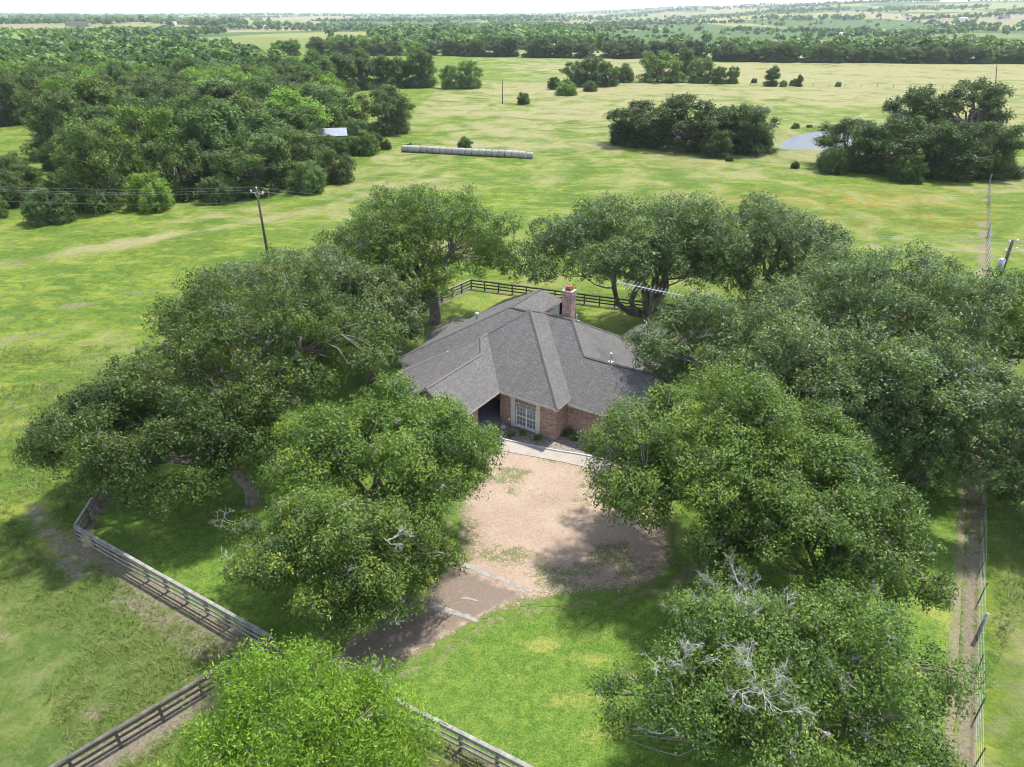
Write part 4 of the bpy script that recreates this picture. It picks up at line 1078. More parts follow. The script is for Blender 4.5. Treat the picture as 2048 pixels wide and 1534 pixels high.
# the big dark grove left of the pond
for i, (k, x, y, w, h, l) in enumerate([(0, 1290, 288, 140, 10.0, 'dark oak on the left flank of the grove beside the pond'), (5, 1370, 296, 150, 11.5, 'tallest dark oak in the middle of the grove left of the pond'), (1, 1440, 298, 120, 9.5, 'dark oak behind the dip of the grove left of the pond'), (0, 1495, 303, 115, 10.0, 'rounded grey-green oak at the pond end of the grove'),
        (3, 1248, 288, 62, 6.0, 'dark bush at the outer left foot of the pond grove'), (6, 1430, 312, 70, 5.0, 'bush at the front foot of the pond grove'), (3, 1520, 303, 50, 5.0, 'bush between the pond grove and the water')]):
    pt(k, x, y, w, h, (0.62, 0.66, 0.62), l, 'grove left of the pond')
# the grove right of the pond
for i, (k, x, y, w, h, l) in enumerate([(1, 1925, 285, 165, 14.5, 'tall open oak rising behind the thicket right of the pond'), (5, 1815, 275, 105, 12, 'smaller open oak behind the thicket right of the pond, left of the tall one'), (0, 1700, 335, 130, 9.5, 'oak at the left end of the thicket right of the pond'), (5, 1790, 345, 140, 10.5, 'oak in the left half of the thicket right of the pond'),
        (1, 1880, 352, 140, 10.5, 'oak in the right half of the thicket right of the pond'), (0, 1960, 352, 120, 10, 'oak at the right end of the thicket by the wire fence'), (3, 1665, 345, 62, 5.0, 'bush at the left foot of the thicket right of the pond'), (6, 1810, 362, 70, 4.5, 'bush at the front foot of the thicket right of the pond'), (3, 1990, 350, 60, 5.5, 'bush against the wire fence at the end of the thicket'), (6, 2030, 356, 32, 3.5, 'small bush just beyond the wire fence')]):
    pt(k, x, y, w, h, (0.66, 0.72, 0.58), l, 'thicket right of the pond')
# scattered clump in the middle distance
for i, (k, x, y, w, h, c, l) in enumerate([(6, 1108, 178, 30, 6.5, DK, 'dark bush at the left end of the mid-field clump'), (0, 1150, 172, 55, 10, MD, 'left tree of the mid-field clump'), (1, 1185, 172, 60, 12, (0.85, 0.95, 0.8), 'tallest tree in the left half of the mid-field clump'), (5, 1212, 172, 48, 9.5, MD, 'tree at the gap of the mid-field clump'),
        (3, 1132, 190, 44, 4.5, BR_, 'pale low bush in front of the mid-field clump'), (3, 1180, 182, 34, 3.5, GR, 'grey low bush in front of the mid-field clump'), (6, 1246, 164, 44, 7, MD, 'low tree right of the gap in the mid-field clump'), (0, 1315, 164, 72, 13, (1.3, 1.45, 0.95), 'bright domed tree in the right half of the mid-field clump'), (2, 1368, 150, 40, 13, MD, 'narrow tree behind the right half of the mid-field clump'),
        (1, 1400, 165, 56, 11, (1.1, 1.25, 0.9), 'green tree near the right end of the mid-field clump'), (3, 1348, 164, 50, 4.5, (1.2, 1.35, 1.0), 'pale bush between two trees of the mid-field clump'), (0, 1440, 167, 36, 7, MD, 'small tree second from the right end of the mid-field clump'), (5, 1465, 167, 28, 7, MD, 'small tree at the right end of the mid-field clump'),
        (7, 1541, 172, 28, 7.5, DK, 'lone slim dark tree in the pale pasture right of the clump'), (3, 1508, 166, 12, 4, DK, 'tiny shrub left of the lone slim tree'), (3, 1566, 173, 16, 3.2, BR_, 'pale shrub just right of the lone slim tree'), (6, 1588, 172, 18, 3.0, MD, 'low shrub right of the pale shrub'), (7, 1598, 173, 12, 4.5, DK, 'spindly sapling at the right of the shrubs'), (3, 1676, 173, 12, 2.6, MD, 'single shrub in the pale field far from the rest'),
        (6, 1047, 208, 28, 3.6, DK, 'small bush in open pasture right of the wooden post'), (3, 930, 300, 33, 4.0, (0.8, 0.9, 0.7), 'bush behind the middle of the row of hay bales'), (6, 820, 299, 17, 3.2, DK, 'little bush behind the left end of the hay bales'), (6, 772, 298, 24, 4.0, DK, 'dark bush just left of the hay bales'), (3, 748, 292, 36, 5.5, DK, 'dark cone-shaped bush between the wood and the hay bales'),
        (3, 650, 306, 60, 3.6, (0.9, 1.0, 0.75), 'leafy bush hiding the left wall of the metal shed'), (6, 690, 310, 55, 3.6, (0.9, 1.0, 0.75), 'leafy bush hiding the right wall of the metal shed'), (3, 778, 263, 22, 3.5, DK, 'small shrub under the round single oak'), (6, 1459, 322, 16, 2.2, DK, 'small shrub in the grass below the pond grove'), (6, 1590, 336, 18, 2.8, DK, 'dark shrub between the grove and the thicket below the pond'), (6, 1590, 260, 18, 3.0, MD, 'shrub on the far bank of the pond'), (3, 1618, 258, 12, 2.6, MD, 'smaller shrub on the far bank of the pond')]):
    pt(k, x, y, w, h, c, l, 'trees and shrubs in the pasture')

# the wood on the left
WOOD = px_poly([(-330, 440), (0, 440), (100, 444), (260, 430), (400, 413), (560, 398), (640, 378), (715, 352), (742, 320), (735, 285), (690, 262), (640, 215), (575, 165), (520, 135), (455, 118), (440, 108), (250, 100), (-60, 98), (-420, 120)])
HOLE = px_poly([(-200, 262), (105, 246), (140, 262), (135, 300), (100, 330), (-40, 345), (-260, 350)])
SHED = P(668, 291)
def poisson(poly, dmin, hole=None, seed=0, grow=0.0, maxn=4000):
    r = np.random.default_rng(seed); a = np.array(poly); lo, hi = a.min(0), a.max(0)
    cand = lo + (hi - lo) * r.random((60000, 2))
    cand = cand[inpoly(cand[:, 0], cand[:, 1], poly)]
    if hole is not None: cand = cand[~inpoly(cand[:, 0], cand[:, 1], hole)]
    out = []; grid = {}
    for p in cand:
        dm = dmin * (1 + grow * math.hypot(p[0], p[1]) / 100)
        g = (int(p[0] // dmin), int(p[1] // dmin)); R = int(math.ceil(dm / dmin)) 
        if any(math.hypot(p[0] - q[0], p[1] - q[1]) < dm for i in range(-R, R + 1) for j in range(-R, R + 1) for q in grid.get((g[0] + i, g[1] + j), ())): continue
        grid.setdefault(g, []).append(p); out.append(p)
        if len(out) >= maxn: break
    return np.array(out)
wp = poisson(WOOD, 7.8, HOLE, 21)
wp = wp[np.hypot(wp[:, 0] - SHED[0], wp[:, 1] - SHED[1]) > 6.5]
# keep clear the line of sight on to the shed roof
wp = wp[~((np.abs(wp[:, 0] / wp[:, 1] - SHED[0] / SHED[1]) < 0.038) & (wp[:, 1] < SHED[1]) & (wp[:, 1] > SHED[1] - 32))]
dist = np.hypot(wp[:, 0], wp[:, 1]); wp = wp[np.argsort(dist)]
inview = np.abs(wp[:, 0] / wp[:, 1]) < 0.80
wp = wp[inview]
rest = []
WCOL = [(DK, 'dark green'), (MD, 'mid green'), (GR, 'greyish'), ((0.85, 0.92, 0.72), 'olive green'), (BR_, 'pale yellow-green')]
edge = segdist(wp[:, 0], wp[:, 1], WOOD, True)
for i, (x, y) in enumerate(wp):
    d = math.hypot(x, y)
    if i >= 170: rest.append((x, y)); continue
    w = [0.34, 0.26, 0.2, 0.15, 0.05] if d < 190 else [0.3, 0.27, 0.1, 0.1, 0.23]
    c = int(rng.choice(5, p=w)); col, cn = WCOL[c]
    ppx = 1024 + FPX * x / (y * _F[1] + 27 * -_F[2] * 1.0); 
    zone = 'by the picture edge' if ppx < 90 else ('well left of the pole' if ppx < 210 else ('left of the pole' if ppx < 400 else ('behind the pole' if ppx < 560 else ('left of the shed' if ppx < 650 else 'around the shed'))))
    row = ['front row', 'second row', 'third row', 'fourth row', 'fifth row', 'back rows'][min(5, int((edge[i] if y < 160 else (y - 105) * 0.75) / 14))]
    if (edge[i] < 5 and y < 190) or (ppx < 190 and y < 150):
        k = int(rng.choice([3, 6])); hh = 4.2 + 2.4 * rng.random()
        plant(k, x, y, 5.5 + 2.5 * rng.random(), hh, jit(col), f'{"high" if hh > 5.4 else "low"} {cn} bush on the edge of the left wood, {zone}', 'wood beyond the left pasture')
    else:
        k = int(rng.choice([0, 1, 5, 2, 7, 4], p=[.24, .22, .22, .12, .12, .08] if edge[i] > 14 or y > 170 else [.34, .33, .33, 0, 0, 0])); hh = 8.8 + 5.2 * rng.random(); ww = 10.5 + 5.0 * rng.random()
        sz = ('tall ' if hh > 12.2 else ('low ' if hh < 10.4 else '')) + ('broad ' if ww > 13.2 else '')
        plant(k, x, y, ww, hh, jit(col), f'{sz}{cn} tree, {row} of the left wood, {zone}', 'wood beyond the left pasture')

# tree line along the far side of the pale pasture
LINE = [P(1452, 124), P(1600, 126), P(1750, 127), P(1900, 128), P(2060, 129), P(2200, 131)]
r_ = np.random.default_rng(5)
for i in range(46):
    t = i / 45 * (len(LINE) - 1); j = min(int(t), len(LINE) - 2); p = LINE[j] * (1 - t + j) + LINE[j + 1] * (t - j)
    col, cn = WCOL[int(r_.choice([0, 1, 1, 3, 2, 4]))]
    plant(int(r_.choice([0, 1, 5, 2, 7])), p[0] + r_.normal(0, 2), p[1] + 4 + 7 * r_.random(), 9 + 4 * r_.random(), 7.5 + 5 * r_.random(), jit(col), f'{cn} tree in the hedge line beyond the pale pasture, {ordn(i + 1)} from its left end', 'tree line along the far pasture')
    rest += [(p[0] + r_.normal(0, 5), p[1] + 16 + 38 * r_.random()) for _ in range(3)]
LINE2 = [P(560, 113), P(700, 112), P(850, 112), P(1000, 115), P(1130, 117), P(1300, 118), P(1440, 120)]
for i in range(44):
    t = i / 43 * (len(LINE2) - 1); j = min(int(t), len(LINE2) - 2); p = LINE2[j] * (1 - t + j) + LINE2[j + 1] * (t - j)
    dkk = 0.36 < i / 43
    col, cn = WCOL[int(r_.choice([0, 0, 3]))] if dkk else WCOL[int(r_.choice([4, 1, 1]))]
    plant(int(r_.choice([0, 1, 5, 2, 7])), p[0] + r_.normal(0, 3), p[1] + 4 + 10 * r_.random(), 10 + 5 * r_.random(), 8 + 6 * r_.random(), jit(col), f'{cn} tree in the line behind the far green meadow, {ordn(i + 1)} from its left end', 'tree line behind the green meadow')
    if not dkk: rest += [(p[0] + r_.normal(0, 8), p[1] + 14 + 60 * r_.random()) for _ in range(3)]
    else: rest += [(p[0] + r_.normal(0, 8), p[1] + 14 + 16 * r_.random()) for _ in range(1)]

# all woods farther off: one mass of simple crowns, coarser with distance
def far_wood():
    r = np.random.default_rng(77)
    rr_ = np.array(rest); pts = [(x, y, 11.0, 0) for x, y in rr_[(rr_[:, 1] < 430) | (fbm(rr_[:, 0] / 60, rr_[:, 1] / 90, 91, 3) > 0.42)]]
    # woods beyond: patches over the plain
    n = 26000
    yy = 560 + (9000 - 560) * r.random(n) ** 2.3
    xx = (r.random(n) * 2 - 1) * yy * 0.80
    den = fbm(xx / 260, yy / 330, 51, 4)
    left = sstep(150, -250, xx - (yy - 600) * 0.12)
    thr = 0.60 - 0.03 * left - 0.05 * sstep(3000, 5000, yy) + 0.10 * sstep(-50, 200, xx) * (1 - sstep(1800, 3200, yy))
    meadow = (yy < 640) & (xx > -170)
    keep = (den > thr) & ~meadow
    pts += [(x, y, 10.0, 1) for x, y in zip(xx[keep], yy[keep])]
    # hedgerow lines and single field trees
    for k in range(60):
        y0 = 650 + 3500 * r.random() ** 1.6; x0 = (r.random() * 2 - 1) * y0 * 0.8; a = r.normal(0, 0.25); L = 80 + 0.12 * y0 * r.random()
        m = int(L / 8)
        for i in range(m): pts.append((x0 + math.cos(a) * i * 8 + r.normal(0, 2), y0 + math.sin(a) * i * 8 + r.normal(0, 3), 8.0, 1))
    for k in range(420):
        y0 = 640 + 2200 * r.random() ** 1.3; x0 = (r.random() * 1.1 - 0.3) * y0 * 0.8; pts.append((x0, y0, 5.0 + 3 * r.random(), 1))
    V = []; T = []
    for (x, y, h, f) in pts:
        d = math.hypot(x, y); h = h * (0.7 + 0.6 * r.random()); R = h * (0.45 + 0.2 * r.random())
        n = 330 if d < 480 else (170 if d < 700 else (46 if d < 1300 else (20 if d < 2600 else 9)))
        s = R * {330: 0.15, 170: 0.21, 46: 0.44, 20: 0.70, 9: 1.05}[n]
        dirs = r.normal(size=(n, 3)); dirs[:, 2] = np.abs(dirs[:, 2]) * 0.9 + 0.05 - 0.35 * r.random(n); dirs /= np.linalg.norm(dirs, axis=1)[:, None]
        lob = 0.75 + 0.3 * np.sin(3 * np.arctan2(dirs[:, 1], dirs[:, 0]) + r.random() * 6) * np.cos(2.5 * dirs[:, 2] + r.random() * 6)
        c = np.array([x, y, float(terrain(x, y)) + h * 0.48]) + dirs * np.array([R, R, h * 0.5]) * lob[:, None]
        nn = dirs * 0.8 + np.array([0, 0, 0.3]) + 0.45 * r.normal(size=(n, 3)); nn /= np.linalg.norm(nn, axis=1)[:, None]
        a = np.cross(nn, r.normal(size=(n, 3))); a /= np.linalg.norm(a, axis=1)[:, None]; b = np.cross(nn, a)
        q = s * (0.7 + 0.6 * r.random(n))[:, None]
        V.append(np.stack([c - a * q - b * q * 0.7, c + a * q - b * q * 0.7, c + b * q * 1.1], 1).reshape(-1, 3))
        base = r.random() ** 1.5 * 0.75; 
        T.append(np.clip(base + 0.12 * r.normal(size=n), 0, 0.95))
    V = np.concatenate(V); F = np.arange(len(V)).reshape(-1, 3)
    me = mesh_np('distant_woodland', V, F, [MAT['wood']], False, {'tint': ('FACE', np.concatenate(T))})
    o = obj('distant_woodland', me); o.color = (1.35, 1.5, 1.15, 1)
    return tag(o, 'green woods, hedgerows and field trees spreading to the horizon', 'woodland', kind='stuff')
far_wood()
#@@SMALL
# ================================================================ fences
POST = None
def board_fence(line, label, step=1.66, h=1.12, seed=0, side=1, mat='oldwood'):
    global POST
    r = np.random.default_rng(seed)
    root = tag(empty('board_fence', (line[0][0], line[0][1], 0)), label, 'fence', 'board fences round the yard')
    o0 = np.array([line[0][0], line[0][1]])
    if POST is None:
        m = MB(); m.box((-0.06, -0.06, -0.3), (0.06, 0.06, h)); POST = m.mesh('post', [MAT['postwood']])
    for a, b in zip(line[:-1], line[1:]):
        a = np.array(a) - o0; b = np.array(b) - o0; L = np.linalg.norm(b - a); n = max(1, round(L / step)); d = (b - a) / L; s = np.array([-d[1], d[0]]) * side
        ang = math.atan2(d[1], d[0])
        for i in range(n + 1):
            p = a + (b - a) * i / n
            o = obj('post', POST, root, (p[0], p[1], r.normal(0, 0.01)), ang); o.rotation_euler = (r.normal(0, 0.015), r.normal(0, 0.015), ang)
        me = {}
        sp = L / n
        for k, (z, w) in enumerate(((0.98, 0.14), (0.64, 0.14), (0.30, 0.14))):
            m = MB(); m.box((0.006, 0.061, -w / 2), (sp - 0.006, 0.088, w / 2)); me[k] = (m.mesh('rail', [MAT[mat]]), z)
        m = MB(); m.box((0.004, -0.075, 0), (sp - 0.004, 0.095, 0.032)); cp = m.mesh('cap_board', [MAT[mat]])
        for i in range(n):
            p = a + (b - a) * i / n
            for k, (mm, z) in me.items():
                q = p + (0 if side > 0 else 1) * 0
                o = obj('rail', mm, root, (p[0], p[1], z + r.normal(0, 0.008)), ang)
                o.rotation_euler = (0, r.normal(0, 0.006), ang)
                if side < 0: o.scale = (1, -1, 1)
            o = obj('cap_board', cp, root, (p[0], p[1], h + 0.002 + r.normal(0, 0.004)), ang)
            if side < 0: o.scale = (1, -1, 1)
    return root
board_fence(FENCE_A, 'weathered board fence running up the left side of the yard from the sharp corner', seed=1, side=1)
board_fence(FENCE_B, 'pale grey board fence slanting from the sharp corner down to the gate', seed=2, side=-1)
board_fence(FENCE_C, 'backlit-toned board fence running from the gate out of the picture at the bottom', seed=3, side=1, mat='backlitwood')
board_fence(FENCE_D, 'grey board fence at the bottom of the picture, right of the pecan tree', seed=4, side=-1)
board_fence(FENCE_E, 'backlit-toned board fence along the back of the yard behind the chimney', seed=5, side=1, mat='backlitwood')

def wire_fence():
    o0 = np.array(WIRE[0]); root = tag(empty('wire_fence', (*o0, 0)), 'wire stock fence with thin steel posts along the right side of the yard', 'fence')
    tp = MB(); tp.box((-0.025, -0.02, -0.3), (0.025, 0.02, 1.35)); TP = tp.mesh('steel_post', [MAT['polewood']])
    wp_ = MB(); wp_.tube([(0, 0, -0.4), (0, 0, 1.55)], 0.09, 8); WPm = wp_.mesh('wood_post', [MAT['oldwood']], True)
    pts = []
    for a, b in zip(WIRE[:-1], WIRE[1:]):
        a = np.array(a); b = np.array(b); L = np.linalg.norm(b - a); n = int(L / 2.45)
        for i in range(n): pts.append(a + (b - a) * i / n)
    k0 = int(np.argmin([np.hypot(p[0] - 22.2, p[1] - 23.2) for p in pts]))
    for i, p in enumerate(pts):
        w = (i - k0) % 8 == 0
        z = float(terrain(p[0], p[1]))
        o = obj('wood_post' if w else 'steel_post', WPm if w else TP, root, (p[0] - o0[0], p[1] - o0[1], z)); o.rotation_euler = (rng.normal(0, 0.03), rng.normal(0, 0.03), rng.random())
    for z in (0.25, 0.5, 0.75, 1.0, 1.22):
        m = MB(); m.tube([(p[0] - o0[0], p[1] - o0[1], z) for p in (np.array(q) for q in WIRE)], 0.006, 3); obj('wire', m.mesh('wire', [MAT['wire']]), root)
    return root
wire_fence()
def far_fence(a, b, label, step=5.0):
    a = np.array(a); b = np.array(b); L = np.linalg.norm(b - a); n = int(L / step)
    root = tag(empty('post_fence', (*a, float(terrain(*a)))), label, 'fence')
    tp = MB(); tp.box((-0.06, -0.06, -0.3), (0.06, 0.06, 1.3)); TP = tp.mesh('post', [MAT['postwood']])
    for i in range(n + 1):
        p = a + (b - a) * i / n; obj('post', TP, root, (p[0] - a[0], p[1] - a[1], 0))
    m = MB()
    for z in (0.5, 0.9, 1.2): m.beam((0, 0, z), (*(b - a), z), 0.02, 0.02)
    obj('wire', m.mesh('wire', [MAT['wire']]), root)
far_fence(WIRE[-1], P(1993, 133)[:2], 'line of fence posts running from the thicket to the far tree line')
far_fence(P(1500, 172)[:2], P(1985, 178)[:2], 'low post fence crossing the pale pasture behind the pond', 6.0)

# ================================================================ utility poles and wires
def pole(x, y, h, label, arm=True, transformer=False, r0=0.15):
    root = tag(empty('utility_pole', (x, y, float(terrain(x, y)))), label, 'pole')
    m = MB(); m.tube([(0, 0, -0.3), (0, 0, h)], [r0 * 1.15, r0 * 0.8], 9); obj('pole_shaft', m.mesh('pole_shaft', [MAT['polewood']], True), root)
    def insul(p):
        mm = MB(); mm.tube([p, p + np.array([0, 0, 0.10]), p + np.array([0, 0, 0.2]), p + np.array([0, 0, 0.26])], [0.04, 0.09, 0.08, 0.03], 7); obj('insulator', mm.mesh('insulator', [MAT['white']], True), root)
    if arm:
        d = np.array([0.80, -0.6, 0]); a = -d * 1.15 + np.array([0, 0, h - 0.55]); b = d * 1.15 + np.array([0, 0, h - 0.45])
        mm = MB(); mm.beam(a, b, 0.10, 0.12); obj('crossarm', mm.mesh('crossarm', [MAT['oldwood']]), root)
        mm = MB(); mm.beam(a * 0.5 + b * 0.0 + np.array([0, 0, h * 0.5 - 0.28]), (0, 0.12, h - 1.25), 0.03, 0.04); mm.beam(b * 0.5 + np.array([0, 0, h * 0.5 - 0.22]), (0, 0.12, h - 1.25), 0.03, 0.04); obj('brace', mm.mesh('brace', [MAT['galv']]), root)
        insul(a + (0, 0, 0.06)); insul(b + (0, 0, 0.06)); insul(np.array([0, 0, h]))
    if transformer:
        mm = MB(); c = np.array([-0.42, -0.10, 0])
        mm.tube([c + (0, 0, h - 2.75), c + (0, 0, h - 2.7), c + (0, 0, h - 1.75), c + (0, 0, h - 1.68)], [0.24, 0.28, 0.28, 0.2], 12); obj('transformer', mm.mesh('transformer', [MAT['galv']], True), root)
        mm = MB(); mm.beam(c + (0, 0, h - 2.0), (0, 0, h - 2.0), 0.08, 0.10); mm.beam(c + (0, 0, h - 2.5), (0, 0, h - 2.5), 0.08, 0.10); obj('bracket', mm.mesh('bracket', [MAT['galv']]), root)
        for dx, dz in ((-0.35, -0.05), (0.35, 0.0), (0.55, -0.75), (-0.4, -0.9)):
            mm = MB(); mm.beam((0, 0, h - 0.3 + dz * 0.6), (dx, -0.1, h - 0.15 + dz), 0.05, 0.05); obj('bracket', mm.mesh('bracket', [MAT['galv']]), root); insul(np.array([dx, -0.1, h - 0.15 + dz]))
    return root
PLt = P(513, 378, 9.0); PRt = P(2026, 480, 9.0)
pole(PLt[0], PLt[1], 9.0, 'wooden utility pole with a crossarm standing in the left pasture', True)
pole(PRt[0], PRt[1], 9.0, 'utility pole with a grey transformer can at the right edge', False, True, 0.17)
p = P(1005, 208); pole(p[0], p[1], 7.5, 'bare wooden pole standing alone in the far pasture', False, False, 0.14)
def power_wire(a, b, sag, label):
    a = np.array(a); b = np.array(b); t = np.linspace(0, 1, 28)[:, None]; p = a + (b - a) * t; p[:, 2] -= (4 * sag * t * (1 - t))[:, 0]
    m = MB(); m.tube(p - a, 0.007, 4, cap=False)
    tag(obj('power_wire', m.mesh('power_wire', [MAT['wire']]), None, a), label, 'wire', 'overhead power wires')
d = np.array([0.80, -0.6, 0])
FLt = P(-340, 352, 9.4)
for k, (o1, o2, nm) in enumerate(((d * -1.15 + (0, 0, -0.25), np.array([-0.35, -0.1, -0.1]), 'near'), (np.array([0, 0, 0.24]), np.array([0.35, -0.1, 0.05]), 'top'), (d * 1.15 + (0, 0, -0.2), np.array([0.55, -0.1, -0.85]), 'far'), (np.array([0, 0, -1.5]), np.array([-0.4, -0.1, -1.05]), 'lowest'))):
    power_wire(PLt + o1, PRt + o2, 1.1, f'{nm} power wire strung over the trees between the two poles')
    power_wire(PLt + o1, FLt + o1, 0.9, f'{nm} power wire running left from the crossarm pole past the wood')
    power_wire(PRt + o2, PRt + np.array([40.0, -7.0, 0]) + o2, 0.6, f'{nm} power wire leaving the transformer pole to the right')

# ================================================================ round hay bales in a row
bm = MB(); ang = np.linspace(0, 2 * math.pi, 17)[:-1]
prof = [(-0.72, 0.0), (-0.72, 0.60), (-0.66, 0.73), (-0.3, 0.765), (0.3, 0.765), (0.66, 0.73), (0.72, 0.60), (0.72, 0.0)]
V = []; F = []
for (xx, rr) in prof[1:-1]:
    for a in ang: V.append((xx, rr * math.cos(a), rr * math.sin(a)))
for i in range(5):
    for k in range(16): F.append((i * 16 + k, i * 16 + (k + 1) % 16, (i + 1) * 16 + (k + 1) % 16, (i + 1) * 16 + k))
F.append(tuple(range(15, -1, -1))); F.append(tuple(5 * 16 + k for k in range(16)))
BALE = mesh_np('round_bale', V, F, [MAT['bale']], True)
a = P(804, 303)[:2]; b = P(1065, 317)[:2]; L = np.linalg.norm(b - a); nb = int(L / 1.46); dd = (b - a) / L
for i in range(nb):
    p = a + dd * (i + 0.5) * L / nb; s = 0.93 + 0.09 * rng.random() if i < nb - 1 else 0.86
    o = obj('round_bale', BALE, None, (p[0] + rng.normal(0, 0.05), p[1] + rng.normal(0, 0.05), 0.74 * s - 0.02), math.atan2(dd[1], dd[0]) + rng.normal(0, 0.02)); o.scale = (1, s, s)
    lab = 'last hay bale at the right end of the row, a little apart' if i == nb - 1 else ('first hay bale at the left end of the row by the bushes' if i == 0 else f'pale round hay bale, {ordn(i + 1)} from the left end of the long row')
    tag(o, lab, 'hay bale', 'row of round hay bales')

# ================================================================ sheds, barns and far houses
def building(px, py, w, dpt, h, rh, wallm, roofm, label, rot=0.0, cat='building', name='farm_building', windows=0, p=None):
    q = PT(px, py) if p is None else p
    root = tag(empty(name, (q[0], q[1], q[2] - 0.2), rot), label, cat)
    m = MB(); m.box((-w / 2, -dpt / 2, 0), (w / 2, dpt / 2, h)); m.add([(-w / 2, -dpt / 2, h), (-w / 2, dpt / 2, h), (-w / 2, 0, h + rh), (w / 2, -dpt / 2, h), (w / 2, dpt / 2, h), (w / 2, 0, h + rh)], [(0, 2, 1), (3, 4, 5)])
    obj('wall', m.mesh('wall', [MAT[wallm]]), root)
    m = MB(); e = 0.4; t = 0.12
    for s in (-1, 1):
        m.add([(-w / 2 - e, s * (dpt / 2 + e), h - e * rh / (dpt / 2)), (w / 2 + e, s * (dpt / 2 + e), h - e * rh / (dpt / 2)), (w / 2 + e, 0, h + rh), (-w / 2 - e, 0, h + rh),
               (-w / 2 - e, s * (dpt / 2 + e), h - e * rh / (dpt / 2) + t), (w / 2 + e, s * (dpt / 2 + e), h - e * rh / (dpt / 2) + t), (w / 2 + e, 0, h + rh + t), (-w / 2 - e, 0, h + rh + t)],
              [(0, 1, 2, 3), (7, 6, 5, 4), (0, 4, 5, 1), (1, 5, 6, 2), (3, 7, 4, 0)])
    obj('roof', m.mesh('roof', [MAT[roofm]]), root)
    for k in range(windows):
        x = -w / 2 + w * (k + 0.5) / windows; part_box = MB(); part_box.box((x - w * 0.09, -dpt / 2 - 0.05, h * 0.3), (x + w * 0.09, -dpt / 2 - 0.004, h * 0.75)); obj('window', part_box.mesh('window', [MAT['glass']]), root)
    return root
q = P(668, 291); building(0, 0, 5.6, 6.0, 2.6, 1.1, 'oldwood', 'sheet', 'shed with a pale metal roof half hidden at the edge of the wood', 0.25, 'shed', 'metal_shed', p=np.array([q[0], q[1], 0.2]))
building(1690, 76, 22, 14, 5.0, 2.0, 'white', 'sheet', 'long white barn beyond the far tree line', 0.15, 'barn', 'white_barn', 2)
building(1815, 36, 18, 10, 4, 2.5, 'white', 'shingle', 'pale farmhouse on the right hillside above the green field', 0.2, 'house', 'farmhouse', 3)
building(1880, 34, 20, 12, 5, 3, 'brick', 'shingle', 'brown-roofed farmhouse under trees on the right hillside', -0.2, 'house', 'farmhouse', 3)
building(1926, 40, 16, 10, 4, 2, 'white', 'sheet', 'small white building between farmhouses on the right hill', 0.1, 'building', 'farm_building', 2)
building(2005, 38, 26, 12, 5, 3, 'trim', 'shingle', 'wide grey-roofed house at the right edge of the hill', 0.0, 'house', 'farmhouse', 4)
building(200, 77, 12, 8, 4, 2, 'white', 'sheet', 'larger white building in the far wood, left', 0.3, 'building', 'farm_building', 2)
building(217, 78, 9, 7, 3, 1.6, 'white', 'sheet', 'small white building beside the larger one in the far wood', -0.3, 'building', 'farm_building', 1)
building(158, 53, 40, 14, 5, 3, 'oldwood', 'shingle', 'long low barn in the distant clearing, left', 0.1, 'barn', 'long_barn', 3)
building(340, 50, 24, 12, 5, 2, 'white', 'sheet', 'white building in the far clearing left of centre', 0.1, 'building', 'farm_building', 2)
building(262, 77, 7, 6, 3, 1.5, 'white', 'sheet', 'tiny white shed right of the two white buildings in the far wood', 0.1, 'shed', 'white_shed', 1)
building(1111, 103, 14, 8, 4, 1.6, 'sheet', 'sheet', 'grey metal shed in the gap of the far tree line', 0.1, 'shed', 'metal_shed', 1)
building(725, 28, 60, 24, 8, 5, 'white', 'sheet', 'pale large building on the horizon, centre left', 0.0, 'building', 'farm_building', 3)

# ================================================================ small plants in the bed and fixtures by the wall
def bed_plant(px, py, s, label, seed):
    r = np.random.default_rng(seed); p = P(px, py); L = np.array([(0, 0, s * 0.55, s * 0.5), (s * 0.35, 0.1, s * 0.4, s * 0.35), (-s * 0.3, -0.1, s * 0.38, s * 0.36)])
    root = tag(empty('low_shrub', (p[0], p[1], 0.04)), label, 'shrub', 'low shrubs in the planting bed')
    m = MB(); m.tube([(0, 0, -0.03), (0, 0, s * 0.5)], 0.02, 4); obj('stem', m.mesh('stem', [MAT['bark']]), root)
    obj('foliage', crown_mesh('foliage', r, L, 700, 0.07, MAT['oak2'], per=7, spread=0.06), root)
bed_plant(1136, 872, 0.55, 'low green shrub tucked in the wall corner of the planting bed', 1)
bed_plant(1150, 880, 0.40, 'low shrub in the middle of the right half of the bed', 2)
bed_plant(1180, 903, 0.42, 'low shrub near the kerb at the right end of the bed', 3)
bed_plant(1075, 880, 0.40, 'low shrub under the right shutter', 4)
bed_plant(1022, 872, 0.42, 'low shrub at the left end of the bed near the porch', 5)
bed_plant(1045, 870, 0.30, 'small shrub under the front window', 6)
m = MB(); pp = P(1006, 858); m.tube([(0, 0, 0.04), (0, 0, 0.1), (0, 0, 0.26), (0, 0, 0.3)], [0.16, 0.2, 0.22, 0.2], 10); m.tube([(0, 0, 0.3), (0, 0.1, 0.42), (0, 0.3, 0.45)], 0.03, 6)
tag(obj('watering_pot', m.mesh('watering_pot', [MAT['galv']], True), None, (pp[0], pp[1], 0.0)), 'round grey pot on the bed beside the porch corner', 'pot')

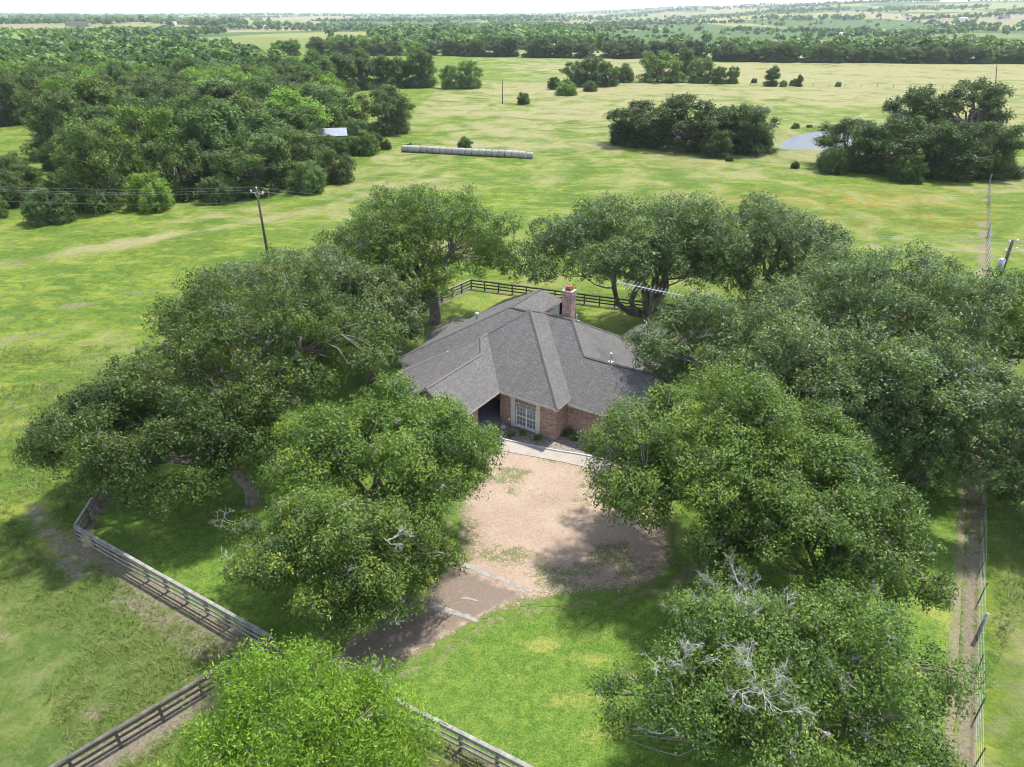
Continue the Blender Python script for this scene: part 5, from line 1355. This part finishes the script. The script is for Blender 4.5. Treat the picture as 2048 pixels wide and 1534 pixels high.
# ================================================================ grass
def tufts(name, n, region, hmin, hmax, wid, blades, tint0, tint1, label, seed, dens=None, zf=0.0, lean=1.1):
    r = np.random.default_rng(seed)
    x, y = region(r, n); n = len(x)
    k = np.repeat(np.arange(n), blades)
    hh = (hmin + (hmax - hmin) * r.random(n) ** 1.6)[k] * (0.6 + 0.6 * r.random(len(k)))
    az = r.random(len(k)) * 6.283; ln = lean * (0.3 + r.random(len(k)))
    bx = x[k] + r.normal(size=len(k)) * hh * 0.35; by = y[k] + r.normal(size=len(k)) * hh * 0.35
    z = zf + 0 * bx
    tipx = bx + np.cos(az) * hh * ln; tipy = by + np.sin(az) * hh * ln; tipz = z + hh
    wx = -np.sin(az) * wid; wy = np.cos(az) * wid
    V = np.stack([np.stack([bx - wx, by - wy, z - 0.06], 1), np.stack([bx + wx, by + wy, z - 0.06], 1), np.stack([tipx, tipy, tipz], 1)], 1).reshape(-1, 3)
    F = np.arange(len(V)).reshape(-1, 3)
    t = np.clip(tint0 + (tint1 - tint0) * (0.65 * fbm(x / 3.0, y / 3.0, seed, 4) + 0.35 * r.random(n))[k] + 0.06 * r.normal(size=len(k)), 0, 1)
    me = mesh_np(name, V, F, [MAT['blade']], False, {'tint': ('FACE', t)})
    return tag(obj(name, me), label, 'grass', kind='stuff')
def reg_pasture(r, n):
    d = 14 + 44 * r.random(n) ** 1.1; a = (r.random(n) * 2 - 1) * 0.80; x = d * np.tan(a) * 0.98; y = d
    ok = ~inpoly(x, y, YARD) & (segdist(x, y, FENCE_B) > 0.8) & (segdist(x, y, FENCE_C) > 0.9) & (fbm(x / 5.5, y / 4.0, 61, 4) + 0.18 * r.random(n) > 0.47) & (segdist(x, y, WIRE) > 0.7) & (segdist(x, y, TRACK) > 3.0) & (segdist(x, y, [P(60, 1010)[:2], P(110, 1080)[:2], P(150, 1150)[:2]]) > 0.9)
    return x[ok], y[ok]
tufts('pasture_grass', 100000, reg_pasture, 0.08, 0.36, 0.02, 4, 0.05, 1.0, 'long tussocky grass in the pasture outside the fence', 5)
def reg_lawn(r, n):
    x = -27 + 70 * r.random(n); y = 12 + 58 * r.random(n) ** 1.3
    ok = inpoly(x, y, YARD) & (segdist(x, y, YARD, True) > 0.3) & ~inpoly(x, y, DRIVE) & (fbm(x / 2.2, y / 2.2, 71, 3) > 0.38)
    c, s = math.cos(-HYAW), math.sin(-HYAW); hx = c * (x - HO[0]) - s * (y - HO[1]); hy = s * (x - HO[0]) + c * (y - HO[1])
    ok &= ~((hx > -15) & (hx < 9) & (hy > -5) & (hy < 17.5)) & ~inpoly(x, y, BED)
    w = px_poly([(850, 975), (984, 860), (1300, 860), (1300, 970), (1222, 950), (992, 903), (875, 992)])
    ok &= ~inpoly(x, y, w)
    return x[ok], y[ok]
tufts('lawn_grass', 60000, reg_lawn, 0.04, 0.10, 0.016, 3, 0.0, 0.72, 'short mown grass of the yard', 6, zf=0.012)
def reg_drive(r, n):
    c = P(1100, 1080); x = c[0] + 7 * r.normal(size=n); y = c[1] + 5 * r.normal(size=n)
    e = segdist(x, y, DRIVE, True)
    ok = inpoly(x, y, DRIVE) & ((fbm(x / 2.6, y / 2.0, 23, 4) + 0.25 * (e < 1.2) > 0.55)) & ~inpoly(x, y, DARKP) & (r.random(n) < 0.8)
    return x[ok], y[ok]
tufts('drive_weeds', 9000, reg_drive, 0.03, 0.10, 0.014, 3, 0.2, 1.0, 'sparse dry grass growing through the dirt drive', 7, zf=0.03)
# ================================================================ haze
HX = MB(); HX.box((-28500, -3600, -25), (28500, 28500, 130))
hm = bpy.data.materials.new('haze'); hm.use_nodes = True
nt = hm.node_tree; nt.nodes.remove(nt.nodes['Principled BSDF'])
pv = nt.nodes.new('ShaderNodeVolumePrincipled'); pv.inputs['Color'].default_value = (0.80, 0.88, 0.97, 1); pv.inputs['Density'].default_value = 0.00009; pv.inputs['Anisotropy'].default_value = 0.2
nt.links.new(pv.outputs[0], nt.nodes['Material Output'].inputs['Volume'])
tag(obj('haze', HX.mesh('haze', [hm])), kind='stuff')
for k, (kind, pr) in enumerate(PROTO):
    if k not in used:
        for ch in list(pr.children): bpy.data.objects.remove(ch)
        bpy.data.objects.remove(pr)
